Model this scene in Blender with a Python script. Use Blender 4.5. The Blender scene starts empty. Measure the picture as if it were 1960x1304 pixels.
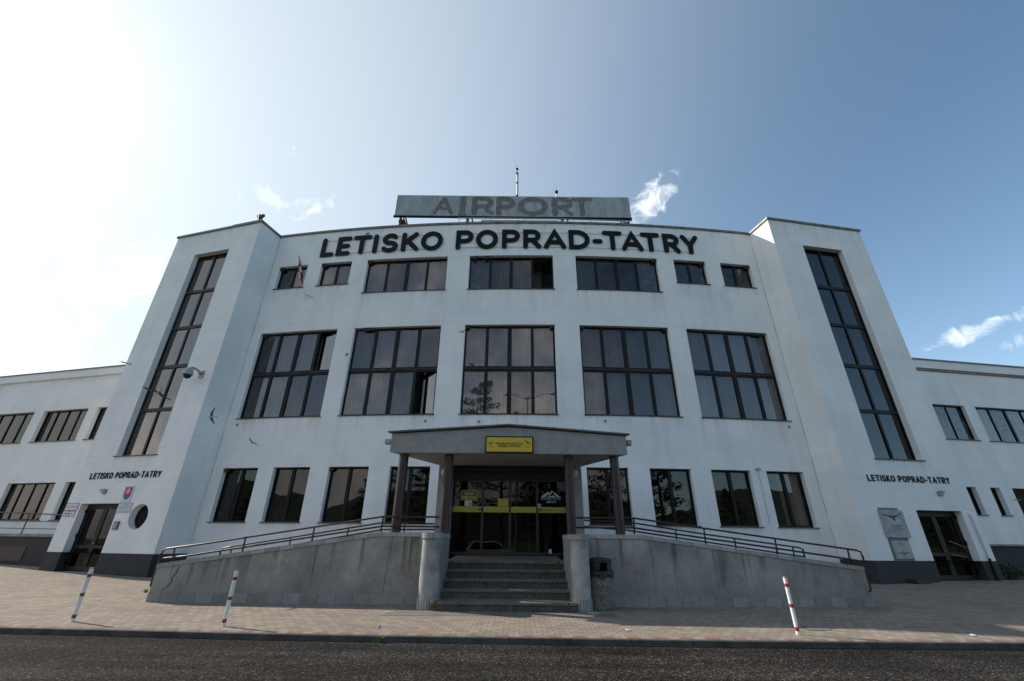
import bpy, bmesh, math, random
from mathutils import Vector, Matrix, noise
random.seed(7)
C = bpy.context.scene.collection
# ---------------------------------------------------------------- camera
FPX = 821.17; PITCH = math.radians(25.062); ROLL = math.radians(-0.6036); EYE = 1.44
sp, cp = math.sin(PITCH), math.cos(PITCH); cr, sr = math.cos(ROLL), math.sin(ROLL)
cam = bpy.data.cameras.new('camera'); camo = bpy.data.objects.new('camera', cam); C.objects.link(camo)
cam.sensor_width = 36; cam.lens = FPX/1960*36; cam.clip_end = 5000; cam.clip_start = .05
Rw, Uw, Fw = Vector((1,0,0)), Vector((0,-sp,cp)), Vector((0,cp,sp))
rt = Rw*cr - Uw*sr; up = Rw*sr + Uw*cr
M = Matrix((rt, up, -Fw)).transposed().to_4x4(); M.translation = Vector((0,0,EYE))
camo.matrix_world = M
sc = bpy.context.scene; sc.camera = camo
sc.view_settings.view_transform = 'Standard'; sc.view_settings.look = 'None'
sc.view_settings.exposure = 0.34; sc.view_settings.gamma = 1
# ---------------------------------------------------------------- sky and sun
SUN_AZ = math.radians(-66.4)      # from +Y towards -X
SUN_EL = math.radians(34.5)
sund = Vector((math.sin(SUN_AZ)*math.cos(SUN_EL), math.cos(SUN_AZ)*math.cos(SUN_EL), math.sin(SUN_EL)))
def ray(u, v):
    x = (u-980)/FPX; y = (652-v)/FPX
    x, y = cr*x+sr*y, -sr*x+cr*y
    return Vector((x, cp-y*sp, sp+y*cp))
w = bpy.data.worlds.new('World'); sc.world = w; w.use_nodes = True
nt = w.node_tree; N = nt.nodes; L = nt.links
for n in list(N): N.remove(n)
def nd(nt, t, **k):
    n = nt.nodes.new(t)
    for a, b in k.items(): setattr(n, a, b)
    return n
sky = nd(nt, 'ShaderNodeTexSky', sky_type='NISHITA', sun_disc=False)
sky.sun_elevation = SUN_EL; sky.sun_rotation = SUN_AZ
sky.air_density = 1.0; sky.dust_density = 1.2; sky.ozone_density = 1.6; sky.altitude = 600
bg = nd(nt, 'ShaderNodeBackground'); out = nd(nt, 'ShaderNodeOutputWorld')
SKY = .115
bg.inputs[1].default_value = SKY
tc = nd(nt, 'ShaderNodeTexCoord')
def vmath(op, a, b=None):
    n = nd(nt, 'ShaderNodeVectorMath', operation=op)
    if isinstance(a, (tuple, Vector)): n.inputs[0].default_value = a
    else: L.new(a, n.inputs[0])
    if b is not None:
        if isinstance(b, (tuple, Vector)): n.inputs[1].default_value = b
        else: L.new(b, n.inputs[1])
    return n.outputs['Value'] if op in ('DOT_PRODUCT', 'LENGTH') else n.outputs[0]
def fm(op, a, b=None, c=None, clamp=False):
    n = nd(nt, 'ShaderNodeMath', operation=op, use_clamp=clamp)
    for i, q in enumerate((a, b, c)):
        if q is None: continue
        if isinstance(q, (int, float)): n.inputs[i].default_value = q
        else: L.new(q, n.inputs[i])
    return n.outputs[0]
D = vmath('NORMALIZE', tc.outputs['Generated'])
def wnoise(scale, detail=8, rough=.6, dist=.6, off=0):
    n = nd(nt, 'ShaderNodeTexNoise'); n.inputs['Scale'].default_value = scale; n.inputs['Detail'].default_value = detail
    n.inputs['Roughness'].default_value = rough; n.inputs['Distortion'].default_value = dist
    v = vmath('ADD', D, (off, off*.7, -off)); L.new(v, n.inputs['Vector'])
    return n.outputs['Fac']
cloud = None
def blob(u, v, du, dv, wpx, hpx, dens, scale, thr, off):
    """a wisp of cloud round the sky direction seen at (u, v), stretched along (du, dv)"""
    global cloud
    c = ray(u, v).normalized(); a = (ray(u+du, v+dv).normalized()-c).normalized(); b = c.cross(a).normalized()
    sa = (ray(u+du*wpx/math.hypot(du,dv), v+dv*wpx/math.hypot(du,dv)).normalized()-c).length
    sb = hpx/wpx*sa
    x = fm('DIVIDE', vmath('DOT_PRODUCT', D, a), sa); y = fm('DIVIDE', vmath('DOT_PRODUCT', D, b), sb)
    x = fm('SUBTRACT', x, c.dot(a)/sa); y = fm('SUBTRACT', y, c.dot(b)/sb)
    r = fm('SQRT', fm('ADD', fm('MULTIPLY', x, x), fm('MULTIPLY', y, y)))
    m = fm('SUBTRACT', 1.0, r, clamp=True)
    front = fm('GREATER_THAN', vmath('DOT_PRODUCT', D, c), .3)
    n = wnoise(scale*2.6, detail=10, rough=.62, dist=1.1, off=off)
    q = fm('MULTIPLY', fm('SUBTRACT', fm('ADD', n, fm('MULTIPLY', m, .36)), thr-.08), 3.6, clamp=True)
    q = fm('MULTIPLY', fm('MULTIPLY', q, dens), front)
    q = fm('MULTIPLY', q, fm('MULTIPLY', m, 4.0, clamp=True))
    cloud = q if cloud is None else fm('MAXIMUM', cloud, q)
blob(1250, 382, 38, -42, 92, 44, .8, 9, .70, 1.3)
blob(1855, 637, 90, -34, 165, 36, .75, 10, .70, 3.1)
blob(1945, 655, 40, -20, 80, 30, .35, 11, .72, 5.7)
blob(520, 385, 60, 20, 120, 50, .45, 9, .78, 2.2)
blob(600, 400, 60, -30, 80, 28, .5, 12, .78, 4.2)
blob(230, 540, 90, -40, 230, 110, .5, 6, .72, 6.2)
blob(40, 640, 60, 60, 210, 120, .7, 6, .70, 8.2)
blob(565, 290, 10, 30, 40, 14, .5, 12, .84, 7.7)
# cumulus low in the sky behind the photographer (the windows mirror it)
Dx, Dy, Dz = (vmath('DOT_PRODUCT', D, q) for q in ((1.,0,0), (0,1.,0), (0,0,1.)))
back = fm('MULTIPLY', fm('SUBTRACT', fm('ADD', fm('MULTIPLY', Dx, -.75), fm('MULTIPLY', Dy, -.6)), .10), 2.5, clamp=True)
nz = wnoise(2.6, detail=9, rough=.58, dist=.3, off=11.)
bc = fm('MULTIPLY', fm('SUBTRACT', fm('SUBTRACT', nz, fm('MULTIPLY', Dz, .10)), .43), 6.0, clamp=True)
bc = fm('MULTIPLY', bc, back)
bshade = wnoise(5.0, detail=6, rough=.6, dist=.2, off=12.)
# milky glare of the air round the sun
sd = vmath('DOT_PRODUCT', D, sund)
glow = fm('POWER', fm('MAXIMUM', sd, 0.0), 5.0)
glow2 = fm('POWER', fm('MAXIMUM', sd, 0.0), 60.0)
gf = fm('MULTIPLY', fm('POWER', fm('DIVIDE', fm('MAXIMUM', fm('ADD', sd, .2), 0.0), 1.2), 2.3), .93, clamp=True)
hz = fm('ADD', .10, fm('MULTIPLY', fm('POWER', fm('SUBTRACT', 1.0, fm('MAXIMUM', vmath('DOT_PRODUCT', D, (0,0,1.)), 0.0)), 3.0), 2.2)); hz2 = fm('ADD', fm('MULTIPLY', glow2, 2.0), fm('MULTIPLY', fm('POWER', fm('MAXIMUM', sd, 0.0), 22.0), .8))
def mixc(f, a, b, typ='MIX'):
    n = nd(nt, 'ShaderNodeMix', data_type='RGBA', blend_type=typ)
    for i, q in ((0, f), (6, a), (7, b)):
        if isinstance(q, (int, float)): n.inputs[i].default_value = q
        elif isinstance(q, tuple): n.inputs[i].default_value = q
        else: L.new(q, n.inputs[i])
    return n.outputs[2]
tint = mixc(1.0, sky.outputs[0], (.92, 1.17, 1.17, 1), 'MULTIPLY')
hazec = nd(nt, 'ShaderNodeCombineColor')
for i, k in enumerate((.98, 1.0, 1.0)): L.new(fm('MULTIPLY', fm('ADD', hz, hz2), k), hazec.inputs[i])
base = mixc(1.0, mixc(gf, tint, (5.5, 6.05, 6.45, 1)), hazec.outputs[0], 'ADD')
c1 = mixc(cloud, base, (9.4, 9.8, 10.3, 1))
bcol = mixc(fm('MULTIPLY', fm('SUBTRACT', bshade, .38), 3.5, clamp=True), (4.2, 4.1, 4.15, 1), (13.5, 12.4, 11.5, 1))
c2 = mixc(fm('MULTIPLY', bc, .9), c1, bcol)
L.new(c2, bg.inputs[0]); L.new(bg.outputs[0], out.inputs[0])
sl = bpy.data.lights.new('sun', 'SUN'); sl.energy = 4.8; sl.angle = math.radians(.53); sl.color = (1, .93, .83)
so = bpy.data.objects.new('sun', sl); C.objects.link(so)
so.rotation_euler = sund.to_track_quat('Z', 'Y').to_euler(); so.location = sund*60
# ---------------------------------------------------------------- materials
MATS = {}
def mat(name, col, rough=.8, metal=0., bump=0., bscale=30., var=0., vscale=2., spec=.5, vecscale=(1,1,1), tint=None):
    if name in MATS: return MATS[name]
    m = bpy.data.materials.new(name); m.use_nodes = True; t = m.node_tree
    p = t.nodes['Principled BSDF']; p.inputs['Roughness'].default_value = rough; p.inputs['Metallic'].default_value = metal
    p.inputs['Specular IOR Level'].default_value = spec
    p.inputs['Base Color'].default_value = (*col, 1)
    co = nd(t, 'ShaderNodeTexCoord'); mp = nd(t, 'ShaderNodeMapping'); mp.inputs['Scale'].default_value = vecscale
    t.links.new(co.outputs['Object'], mp.inputs[0])
    if var:
        n = nd(t, 'ShaderNodeTexNoise'); n.inputs['Scale'].default_value = vscale; n.inputs['Detail'].default_value = 7
        n.inputs['Roughness'].default_value = .62
        r = nd(t, 'ShaderNodeValToRGB'); e = r.color_ramp.elements
        lo = tuple(c*(1-var) for c in (tint or col)); hi = tuple(min(1, c*(1+var*.7)) for c in col)
        e[0].position = .32; e[1].position = .68; e[0].color = (*lo, 1); e[1].color = (*hi, 1)
        t.links.new(mp.outputs[0], n.inputs['Vector']); t.links.new(n.outputs['Fac'], r.inputs[0]); t.links.new(r.outputs[0], p.inputs['Base Color'])
    if bump:
        n = nd(t, 'ShaderNodeTexNoise'); n.inputs['Scale'].default_value = bscale; n.inputs['Detail'].default_value = 5
        b = nd(t, 'ShaderNodeBump'); b.inputs['Strength'].default_value = bump; b.inputs['Distance'].default_value = .02
        t.links.new(mp.outputs[0], n.inputs['Vector']); t.links.new(n.outputs['Fac'], b.inputs['Height']); t.links.new(b.outputs[0], p.inputs['Normal'])
    MATS[name] = m; return m
class T:
    """small node-tree builder"""
    def __init__(s, name):
        s.m = bpy.data.materials.new(name); s.m.use_nodes = True; s.t = s.m.node_tree; s.p = s.t.nodes['Principled BSDF']
        s.co = nd(s.t, 'ShaderNodeTexCoord').outputs['Object']
    def lk(s, a, i):
        if isinstance(a, (int, float, tuple)): i.default_value = a
        else: s.t.links.new(a, i)
    def math(s, op, a, b=0., clamp=False):
        n = nd(s.t, 'ShaderNodeMath', operation=op, use_clamp=clamp); s.lk(a, n.inputs[0]); s.lk(b, n.inputs[1]); return n.outputs[0]
    def map(s, scale=(1,1,1), rot=(0,0,0), loc=(0,0,0)):
        n = nd(s.t, 'ShaderNodeMapping'); n.inputs['Scale'].default_value = scale; n.inputs['Rotation'].default_value = rot; n.inputs['Location'].default_value = loc
        s.t.links.new(s.co, n.inputs[0]); return n.outputs[0]
    def noise(s, scale, vec=None, detail=6, rough=.6, dist=0.):
        n = nd(s.t, 'ShaderNodeTexNoise'); n.inputs['Scale'].default_value = scale; n.inputs['Detail'].default_value = detail
        n.inputs['Roughness'].default_value = rough; n.inputs['Distortion'].default_value = dist
        s.t.links.new(vec if vec is not None else s.co, n.inputs['Vector']); return n.outputs['Fac']
    def vor(s, scale, vec=None, out='Distance', feat='F1'):
        n = nd(s.t, 'ShaderNodeTexVoronoi', feature=feat); n.inputs['Scale'].default_value = scale
        s.t.links.new(vec if vec is not None else s.co, n.inputs['Vector']); return n.outputs[out]
    def ramp(s, fac, stops):
        n = nd(s.t, 'ShaderNodeValToRGB'); e = n.color_ramp.elements
        while len(e) < len(stops): e.new(.5)
        for q, (p, c) in zip(e, stops):
            q.position = p; q.color = (*c, 1) if isinstance(c, tuple) else (c, c, c, 1)
        s.t.links.new(fac, n.inputs[0]); return n.outputs[0]
    def mix(s, f, a, b, typ='MIX'):
        n = nd(s.t, 'ShaderNodeMix', data_type='RGBA', blend_type=typ)
        for i, q in ((0, f), (6, a), (7, b)): s.lk((*q, 1) if isinstance(q, tuple) and len(q) == 3 else q, n.inputs[i])
        return n.outputs[2]
    def sep(s):
        n = nd(s.t, 'ShaderNodeSeparateXYZ'); s.t.links.new(s.co, n.inputs[0]); return n.outputs
    def bump(s, h, strength=.3, dist=.02):
        b = nd(s.t, 'ShaderNodeBump'); b.inputs['Strength'].default_value = strength; b.inputs['Distance'].default_value = dist
        s.t.links.new(h, b.inputs['Height']); s.t.links.new(b.outputs[0], s.p.inputs['Normal'])
    def col(s, c): s.lk(c, s.p.inputs['Base Color'])
    def rough(s, r): s.lk(r, s.p.inputs['Roughness'])
def m_render():
    t = T('white_render')
    big = t.ramp(t.noise(.55, detail=5), [(.3, (.78,.78,.775)), (.7, (.89,.88,.865))])
    streak = t.ramp(t.noise(1.4, t.map((1.6, 1.6, .12)), detail=7), [(.5, 1.0), (.78, .9)])
    hor = t.ramp(t.noise(2.2, t.map((.12, .12, 1.8)), detail=5), [(.45, 1.0), (.75, .955)])
    c = t.mix(1.0, big, streak, 'MULTIPLY'); c = t.mix(1.0, c, hor, 'MULTIPLY')
    fleck = t.ramp(t.noise(9., detail=2), [(.74, 1.0), (.79, .86)])
    c = t.mix(1.0, c, fleck, 'MULTIPLY')
    t.col(c); t.rough(.9); t.p.inputs['Specular IOR Level'].default_value = .25
    t.bump(t.noise(55., detail=4), .25, .01)
    return t.m
RENDER = m_render()
def m_concrete():
    t = T('weathered_render_concrete')
    a = t.ramp(t.noise(.9, detail=8, rough=.65), [(.3, (.20,.185,.165)), (.52, (.33,.31,.285)), (.72, (.46,.435,.40))])
    ns = t.noise(1.3, t.map((2.6, 2.6, .03)), detail=5, rough=.6)
    z = t.sep()[2]
    fade = t.noise(3.0, t.map((1.2, 1.2, .3)), detail=3)
    d = t.math('MULTIPLY', t.math('SUBTRACT', ns, .50), 8.0, True)
    d = t.math('MULTIPLY', d, t.math('MULTIPLY', t.math('SUBTRACT', t.math('ADD', fade, t.math('MULTIPLY', z, .35)), .62), 3.5, True))
    c = t.mix(t.math('MULTIPLY', d, .72), a, (.055,.052,.05))
    low = t.math('MULTIPLY', t.math('SUBTRACT', .75, z), .55, True)
    c = t.mix(low, c, (.17,.165,.165))
    sm = t.ramp(t.noise(14., detail=5), [(.3, .88), (.7, 1.06)])
    c = t.mix(1., c, sm, 'MULTIPLY'); t.col(c); t.rough(.95); t.bump(t.noise(40., detail=6), .5, .012)
    return t.m
CONC = m_concrete()
def m_tile(name, col, sx=.5, sz=.45, vert=False):
    t = T(name); x, y, z = t.sep()
    u = t.math('FRACT', t.math('DIVIDE', x, sx))
    g = t.math('LESS_THAN', u, .018/sx*.6)
    cell = t.math('FLOOR', t.math('DIVIDE', x, sx))
    wn = nd(t.t, 'ShaderNodeTexWhiteNoise', noise_dimensions='1D'); t.t.links.new(cell, wn.inputs['W'])
    v = t.ramp(wn.outputs[0], [(0, tuple(c*.82 for c in col)), (1, tuple(c*1.12 for c in col))])
    n = t.ramp(t.noise(5., detail=7), [(.3, .8), (.7, 1.05)])
    c = t.mix(1., v, n, 'MULTIPLY'); c = t.mix(g, c, (.09,.085,.08)); t.col(c); t.rough(.85)
    t.bump(t.math('SUBTRACT', t.noise(30.), t.math('MULTIPLY', g, 1.)), .4, .008)
    return t.m
TILE = m_tile('plinth_tiles', (.30,.29,.275), .43)
COPE = m_tile('coping_tiles', (.38,.37,.355), .37)
STRIP = m_tile('strip_tiles', (.36,.355,.35), .065)
def m_pavers():
    t = T('concrete_pavers')
    br = nd(t.t, 'ShaderNodeTexBrick'); br.offset = .5; br.inputs['Scale'].default_value = 1.; br.inputs['Brick Width'].default_value = .2
    br.inputs['Row Height'].default_value = .165; br.inputs['Mortar Size'].default_value = .006; br.inputs['Mortar Smooth'].default_value = .3
    br.inputs['Color1'].default_value = (.22,.18,.145,1); br.inputs['Color2'].default_value = (.30,.25,.205,1); br.inputs['Mortar'].default_value = (.085,.07,.06,1)
    wv = t.noise(9., detail=2); vec = t.map(rot=(0,0,math.radians(1.2)))
    t.t.links.new(vec, br.inputs['Vector'])
    big = t.ramp(t.noise(.5, detail=7), [(.3, .82), (.7, 1.08)]); sm = t.ramp(t.noise(18., detail=5), [(.3, .86), (.7, 1.08)])
    c = t.mix(1., br.outputs['Color'], big, 'MULTIPLY'); c = t.mix(1., c, sm, 'MULTIPLY')
    sp_ = t.ramp(t.noise(3.3, detail=8, rough=.75), [(.62, 0.), (.7, .45)]); c = t.mix(sp_, c, (.17,.15,.125))
    t.col(c); t.rough(.97); t.p.inputs['Specular IOR Level'].default_value = .15; t.bump(t.math('ADD', t.math('MULTIPLY', br.outputs['Fac'], -1.2), t.noise(60., detail=3)), .5, .008)
    return t.m
PAVE = m_pavers()
def m_asphalt():
    t = T('asphalt_road')
    a = t.vor(55., out='Color'); b = t.ramp(a, [(.0, (.004,.0035,.0035)), (.5, (.021,.0185,.017)), (.8, (.058,.051,.046)), (1., (.24,.22,.20))])
    big = t.ramp(t.noise(.45, detail=8, rough=.65), [(.3, .62), (.5, .95), (.7, 1.3)])
    dirt = t.ramp(t.noise(1.1, detail=8, rough=.7), [(.55, 0.), (.72, .5)])
    c = t.mix(1., b, big, 'MULTIPLY'); c = t.mix(dirt, c, (.05,.044,.038))
    pt = t.vor(.35, t.map((.6,1.6,1), loc=(2,5,0)), out='Color'); ptb = t.ramp(pt, [(.0, .6), (1., 1.3)]); c = t.mix(1., c, ptb, 'MULTIPLY')
    tyre = t.ramp(t.noise(1.2, t.map((.10, 1.7, 1)), detail=6, rough=.65), [(.38, .62), (.64, 1.3)]); c = t.mix(1., c, tyre, 'MULTIPLY')
    crk = t.vor(.8, t.map((1,1,1), loc=(1.7,.4,0)), out='Distance', feat='DISTANCE_TO_EDGE'); wob = t.noise(2.5, detail=6, rough=.7)
    cm_ = t.math('MULTIPLY', t.math('LESS_THAN', t.math('ADD', crk, t.math('MULTIPLY', wob, .012)), .0125), t.math('GREATER_THAN', t.noise(.35, detail=3), .54)); c = t.mix(cm_, c, (.008,.007,.007))
    oil = t.ramp(t.noise(.9, t.map(loc=(3.3,1.2,0)), detail=4), [(.66, 0.), (.72, .6)]); c = t.mix(oil, c, (.02,.019,.019))
    t.col(c); t.rough(.97); t.p.inputs['Specular IOR Level'].default_value = .08; t.bump(t.math('ADD', t.vor(60.), t.math('MULTIPLY', t.noise(5., detail=6), .8)), .9, .015)
    return t.m
ASPH = m_asphalt()
def m_aggr(name, dark, mid, light, sc_=90.):
    t = T(name); v = t.vor(sc_, out='Color')
    b = t.ramp(v, [(0., dark), (.5, mid), (.85, light), (1., tuple(min(1, c*1.5) for c in light))])
    n = t.ramp(t.noise(1.8, detail=7, rough=.7), [(.3, .62), (.7, 1.15)]); c = t.mix(1., b, n, 'MULTIPLY')
    t.col(c); t.rough(.85); t.bump(t.vor(sc_), .8, .008); return t.m
AGGR = m_aggr('exposed_aggregate', (.02,.017,.013), (.075,.065,.052), (.22,.20,.17))
BINAG = m_aggr('bin_aggregate', (.05,.043,.034), (.16,.14,.11), (.36,.33,.28), 70.)
AGGL = m_aggr('worn_aggregate_tread', (.05,.046,.038), (.13,.12,.10), (.27,.255,.225))
DARK = mat('dark_frame', (.006,.0055,.006), .5, spec=.25)
BROWNF = mat('dark_brown_frame', (.022,.016,.014), .5, spec=.3)
SILL = mat('brown_sill_sheet', (.075,.055,.045), .5, var=.3, vscale=6)
COPM = mat('grey_brown_coping', (.20,.185,.17), .55, metal=.2, var=.35, vscale=3, tint=(.14,.12,.1))
PLIN = mat('dark_grey_plinth', (.036,.034,.038), .8, bump=.3, bscale=60, var=.2, vscale=2.5)
BAND = mat('white_band', (.72,.72,.71), .9, var=.1, vscale=.9, bump=.2, bscale=50)
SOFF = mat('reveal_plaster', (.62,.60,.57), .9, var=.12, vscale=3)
BROWN = mat('oxide_brown_paint', (.036,.014,.012), .42, var=.35, vscale=4, bump=.1, bscale=20)
GREYC = mat('grey_textured_plaster', (.33,.32,.31), .95, bump=.6, bscale=70, var=.16, vscale=3)
CAPM = mat('canopy_roof_sheet', (.11,.095,.085), .55, var=.3)
LETT = mat('anthracite_letter', (.004,.0055,.0075), .6, spec=.2)
STEEL = mat('galvanised_steel', (.30,.30,.30), .5, metal=.6, var=.3, vscale=8)
RUST = mat('rusty_steel', (.085,.05,.04), .8, var=.5, vscale=6)
CABLE = mat('thin_grey_rail', (.16,.16,.16), .6)
WHITE = mat('white_gloss_paint', (.78,.78,.77), .4, var=.1, vscale=20)
RED = mat('red_reflective_band', (.30,.035,.03), .5)
YEL = mat('yellow_sign_face', (.62,.43,.02), .4)
YELS = mat('yellow_door_strip', (.42,.40,.05), .4)
BLACK = mat('black_print', (.012,.012,.012), .5)
GRN = mat('green_sign_face', (.01,.13,.05), .4)
YTXT = mat('pale_yellow_print', (.52,.50,.14), .5)
WPR = mat('white_print', (.62,.64,.66), .5)
BLUEP = mat('blue_print', (.03,.06,.22), .5)
REDP = mat('red_print', (.40,.02,.03), .5)
PLATE = mat('white_enamel_plate', (.55,.57,.62), .35)
SHIB = mat('shield_blue', (.012,.035,.22), .4)
STONE = mat('grey_marble_plaque', (.36,.37,.365), .5, var=.3, vscale=4)
BEIGE = mat('cream_plaque', (.42,.39,.31), .6, var=.2, vscale=7)
ENGR = mat('engraved_line', (.10,.10,.095), .7)
BGR = mat('blue_grey_panel', (.16,.19,.21), .7, var=.15)
NEST = mat('dried_mud', (.075,.06,.048), .95, bump=.8, bscale=60, var=.4, vscale=20)
BIRD = mat('swallow_feather', (.05,.045,.045), .6)
BIRDL = mat('swallow_belly', (.42,.37,.32), .7)
LAMPG = mat('cream_lamp_glass', (.55,.47,.32), .3)
LAMPW = mat('opal_lamp_glass', (.5,.5,.47), .3)
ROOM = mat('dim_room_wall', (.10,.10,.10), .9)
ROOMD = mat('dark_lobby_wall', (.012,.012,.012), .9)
LEAF = mat('leaf_green', (.03,.048,.018), .7, var=.5, vscale=3)
GRASS = mat('weed_green', (.09,.15,.035), .7, var=.4, vscale=5)
BARK = mat('pine_bark', (.12,.08,.055), .9, bump=.8, bscale=12, var=.4)
def m_blind(name, col, k):
    t = T(name); n = t.ramp(t.noise(2.0, t.map((9, 9, .15)), detail=4), [(.38, tuple(c*k for c in col)), (.7, col)])
    t.col(n); t.rough(.9); return t.m
BLIND = m_blind('grey_blind_fabric', (.46,.44,.42), .42)
CURT = m_blind('pale_net_curtain', (.34,.34,.35), .5)
def m_glass(name, refl, tcol, gcol, smudge=.0):
    m = bpy.data.materials.new(name); m.use_nodes = True; t = m.node_tree; nn = t.nodes
    for n in list(nn): nn.remove(n)
    o = nd(t, 'ShaderNodeOutputMaterial'); tr = nd(t, 'ShaderNodeBsdfTransparent'); gl = nd(t, 'ShaderNodeBsdfGlossy'); mx = nd(t, 'ShaderNodeMixShader')
    tr.inputs[0].default_value = (*tcol, 1); gl.inputs[0].default_value = (*gcol, 1); gl.inputs['Roughness'].default_value = .015
    fr = nd(t, 'ShaderNodeLayerWeight'); fr.inputs[0].default_value = .5
    pw = nd(t, 'ShaderNodeMath', operation='POWER'); pw.inputs[1].default_value = 4.5; t.links.new(fr.outputs['Facing'], pw.inputs[0])
    mr = nd(t, 'ShaderNodeMapRange'); mr.inputs['To Min'].default_value = refl; mr.inputs['To Max'].default_value = 1.
    t.links.new(pw.outputs[0], mr.inputs['Value']); t.links.new(mr.outputs[0], mx.inputs[0])
    t.links.new(tr.outputs[0], mx.inputs[1]); t.links.new(gl.outputs[0], mx.inputs[2]); t.links.new(mx.outputs[0], o.inputs[0])
    co = nd(t, 'ShaderNodeTexCoord'); n = nd(t, 'ShaderNodeTexNoise'); n.inputs['Scale'].default_value = .9; n.inputs['Detail'].default_value = 2
    b = nd(t, 'ShaderNodeBump'); b.inputs['Strength'].default_value = .12; b.inputs['Distance'].default_value = .02
    t.links.new(co.outputs['Object'], n.inputs['Vector']); t.links.new(n.outputs['Fac'], b.inputs['Height']); t.links.new(b.outputs[0], gl.inputs['Normal'])
    if smudge:
        df = nd(t, 'ShaderNodeBsdfDiffuse'); df.inputs[0].default_value = (.22,.20,.20,1)
        s1 = nd(t, 'ShaderNodeTexNoise'); s1.inputs['Scale'].default_value = 1.5; s1.inputs['Detail'].default_value = 6; s1.inputs['Distortion'].default_value = 1.5
        t.links.new(co.outputs['Object'], s1.inputs['Vector'])
        rr = nd(t, 'ShaderNodeMapRange'); rr.inputs['From Min'].default_value = .5; rr.inputs['From Max'].default_value = .72; rr.inputs['To Max'].default_value = smudge
        t.links.new(s1.outputs['Fac'], rr.inputs['Value'])
        m2 = nd(t, 'ShaderNodeMixShader'); t.links.new(rr.outputs[0], m2.inputs[0]); t.links.new(mx.outputs[0], m2.inputs[1]); t.links.new(df.outputs[0], m2.inputs[2]); t.links.new(m2.outputs[0], o.inputs[0])
    return m
GLASS = m_glass('bronze_glass', .15, (.60,.58,.58), (.72,.70,.69), .18)
GLASSB = m_glass('worn_film_glass', .12, (.50,.47,.46), (.68,.68,.70), .5)
GLASSO = m_glass('open_pane_glass', .24, (.30,.28,.27), (.86,.80,.76))
GLASSTR = m_glass('dark_stair_glass', .10, (.12,.12,.13), (.62,.64,.68))
GLASSR = m_glass('smoked_glass', .10, (.42,.42,.44), (.62,.64,.66), .15)
GLASST = m_glass('bronze_stair_glass', .19, (.22,.20,.19), (.75,.70,.66))
GLASSG = m_glass('dark_glass', .075, (.28,.26,.25), (.7,.66,.62))
GLASSD = m_glass('door_glass', .025, (.30,.30,.30), (.8,.8,.8))
# ---------------------------------------------------------------- mesh helpers
class MB:
    def __init__(s): s.v = []; s.f = []; s.mi = []
    def add(s, vs, fs, mi=0):
        k = len(s.v); s.v += [tuple(v) for v in vs]; s.f += [tuple(i+k for i in f) for f in fs]; s.mi += [mi]*len(fs); return s
    def box(s, x0, x1, y0, y1, z0, z1, fr=None, mi=0):
        vs = [(x, y, z) for z in (z0, z1) for y in (y0, y1) for x in (x0, x1)]
        if fr: vs = [fr(*v) for v in vs]
        return s.add(vs, [(0,2,3,1), (4,5,7,6), (0,1,5,4), (2,6,7,3), (0,4,6,2), (1,3,7,5)], mi)
    def prism(s, poly, d0, d1, P, mi=0):
        """poly in (a, b), extruded from depth d0 to d1; P(a, b, d) -> point"""
        n = len(poly); vs = [P(a, b, d0) for a, b in poly]+[P(a, b, d1) for a, b in poly]
        return s.add(vs, [tuple(range(n-1, -1, -1)), tuple(range(n, 2*n))]+[(i, (i+1) % n, n+(i+1) % n, n+i) for i in range(n)], mi)
    def tube(s, pts, r, n=10, mi=0, cap=True):
        pts = [Vector(p) for p in pts]; rings = []
        rr = r if isinstance(r, (list, tuple)) else [r]*len(pts)
        for i, p in enumerate(pts):
            a = pts[max(i-1, 0)]; b = pts[min(i+1, len(pts)-1)]; d = (b-a).normalized()
            h = Vector((0,0,1)) if abs(d.z) < .9 else Vector((0,1,0))
            e1 = d.cross(h).normalized(); e2 = d.cross(e1)
            rings.append([p+(e1*math.cos(2*math.pi*j/n)+e2*math.sin(2*math.pi*j/n))*rr[i] for j in range(n)])
        k = len(s.v)
        vs = [v for ring in rings for v in ring]; fs = []
        for i in range(len(pts)-1):
            for j in range(n): fs.append((i*n+j, i*n+(j+1) % n, (i+1)*n+(j+1) % n, (i+1)*n+j))
        if cap: fs += [tuple(range(n-1, -1, -1)), tuple((len(pts)-1)*n+j for j in range(n))]
        return s.add(vs, fs, mi)
    def lathe(s, prof, c=(0,0,0), n=24, P=None, mi=0):
        """prof: list of (r, z)"""
        vs = []; fs = []
        for r, z in prof:
            for j in range(n):
                a = 2*math.pi*j/n; v = (c[0]+r*math.cos(a), c[1]+r*math.sin(a), c[2]+z); vs.append(P(*v) if P else v)
        for i in range(len(prof)-1):
            for j in range(n): fs.append((i*n+j, i*n+(j+1) % n, (i+1)*n+(j+1) % n, (i+1)*n+j))
        fs += [tuple(range(n-1, -1, -1)), tuple((len(prof)-1)*n+j for j in range(n))]
        return s.add(vs, fs, mi)
    def build(s, name, mats, parent=None, smooth=False, bevel=0., recalc=True):
        me = bpy.data.meshes.new(name); me.from_pydata(s.v, [], s.f)
        for m in (mats if isinstance(mats, (list, tuple)) else [mats]): me.materials.append(m)
        me.polygons.foreach_set('material_index', s.mi)
        if recalc:
            bm = bmesh.new(); bm.from_mesh(me); bmesh.ops.recalc_face_normals(bm, faces=bm.faces); bm.to_mesh(me); bm.free()
        if smooth: me.polygons.foreach_set('use_smooth', [True]*len(me.polygons))
        me.update()
        o = bpy.data.objects.new(name, me); C.objects.link(o)
        if parent: o.parent = parent
        if bevel:
            b = o.modifiers.new('bevel', 'BEVEL'); b.width = bevel; b.segments = 2; b.limit_method = 'ANGLE'
        return o
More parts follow.
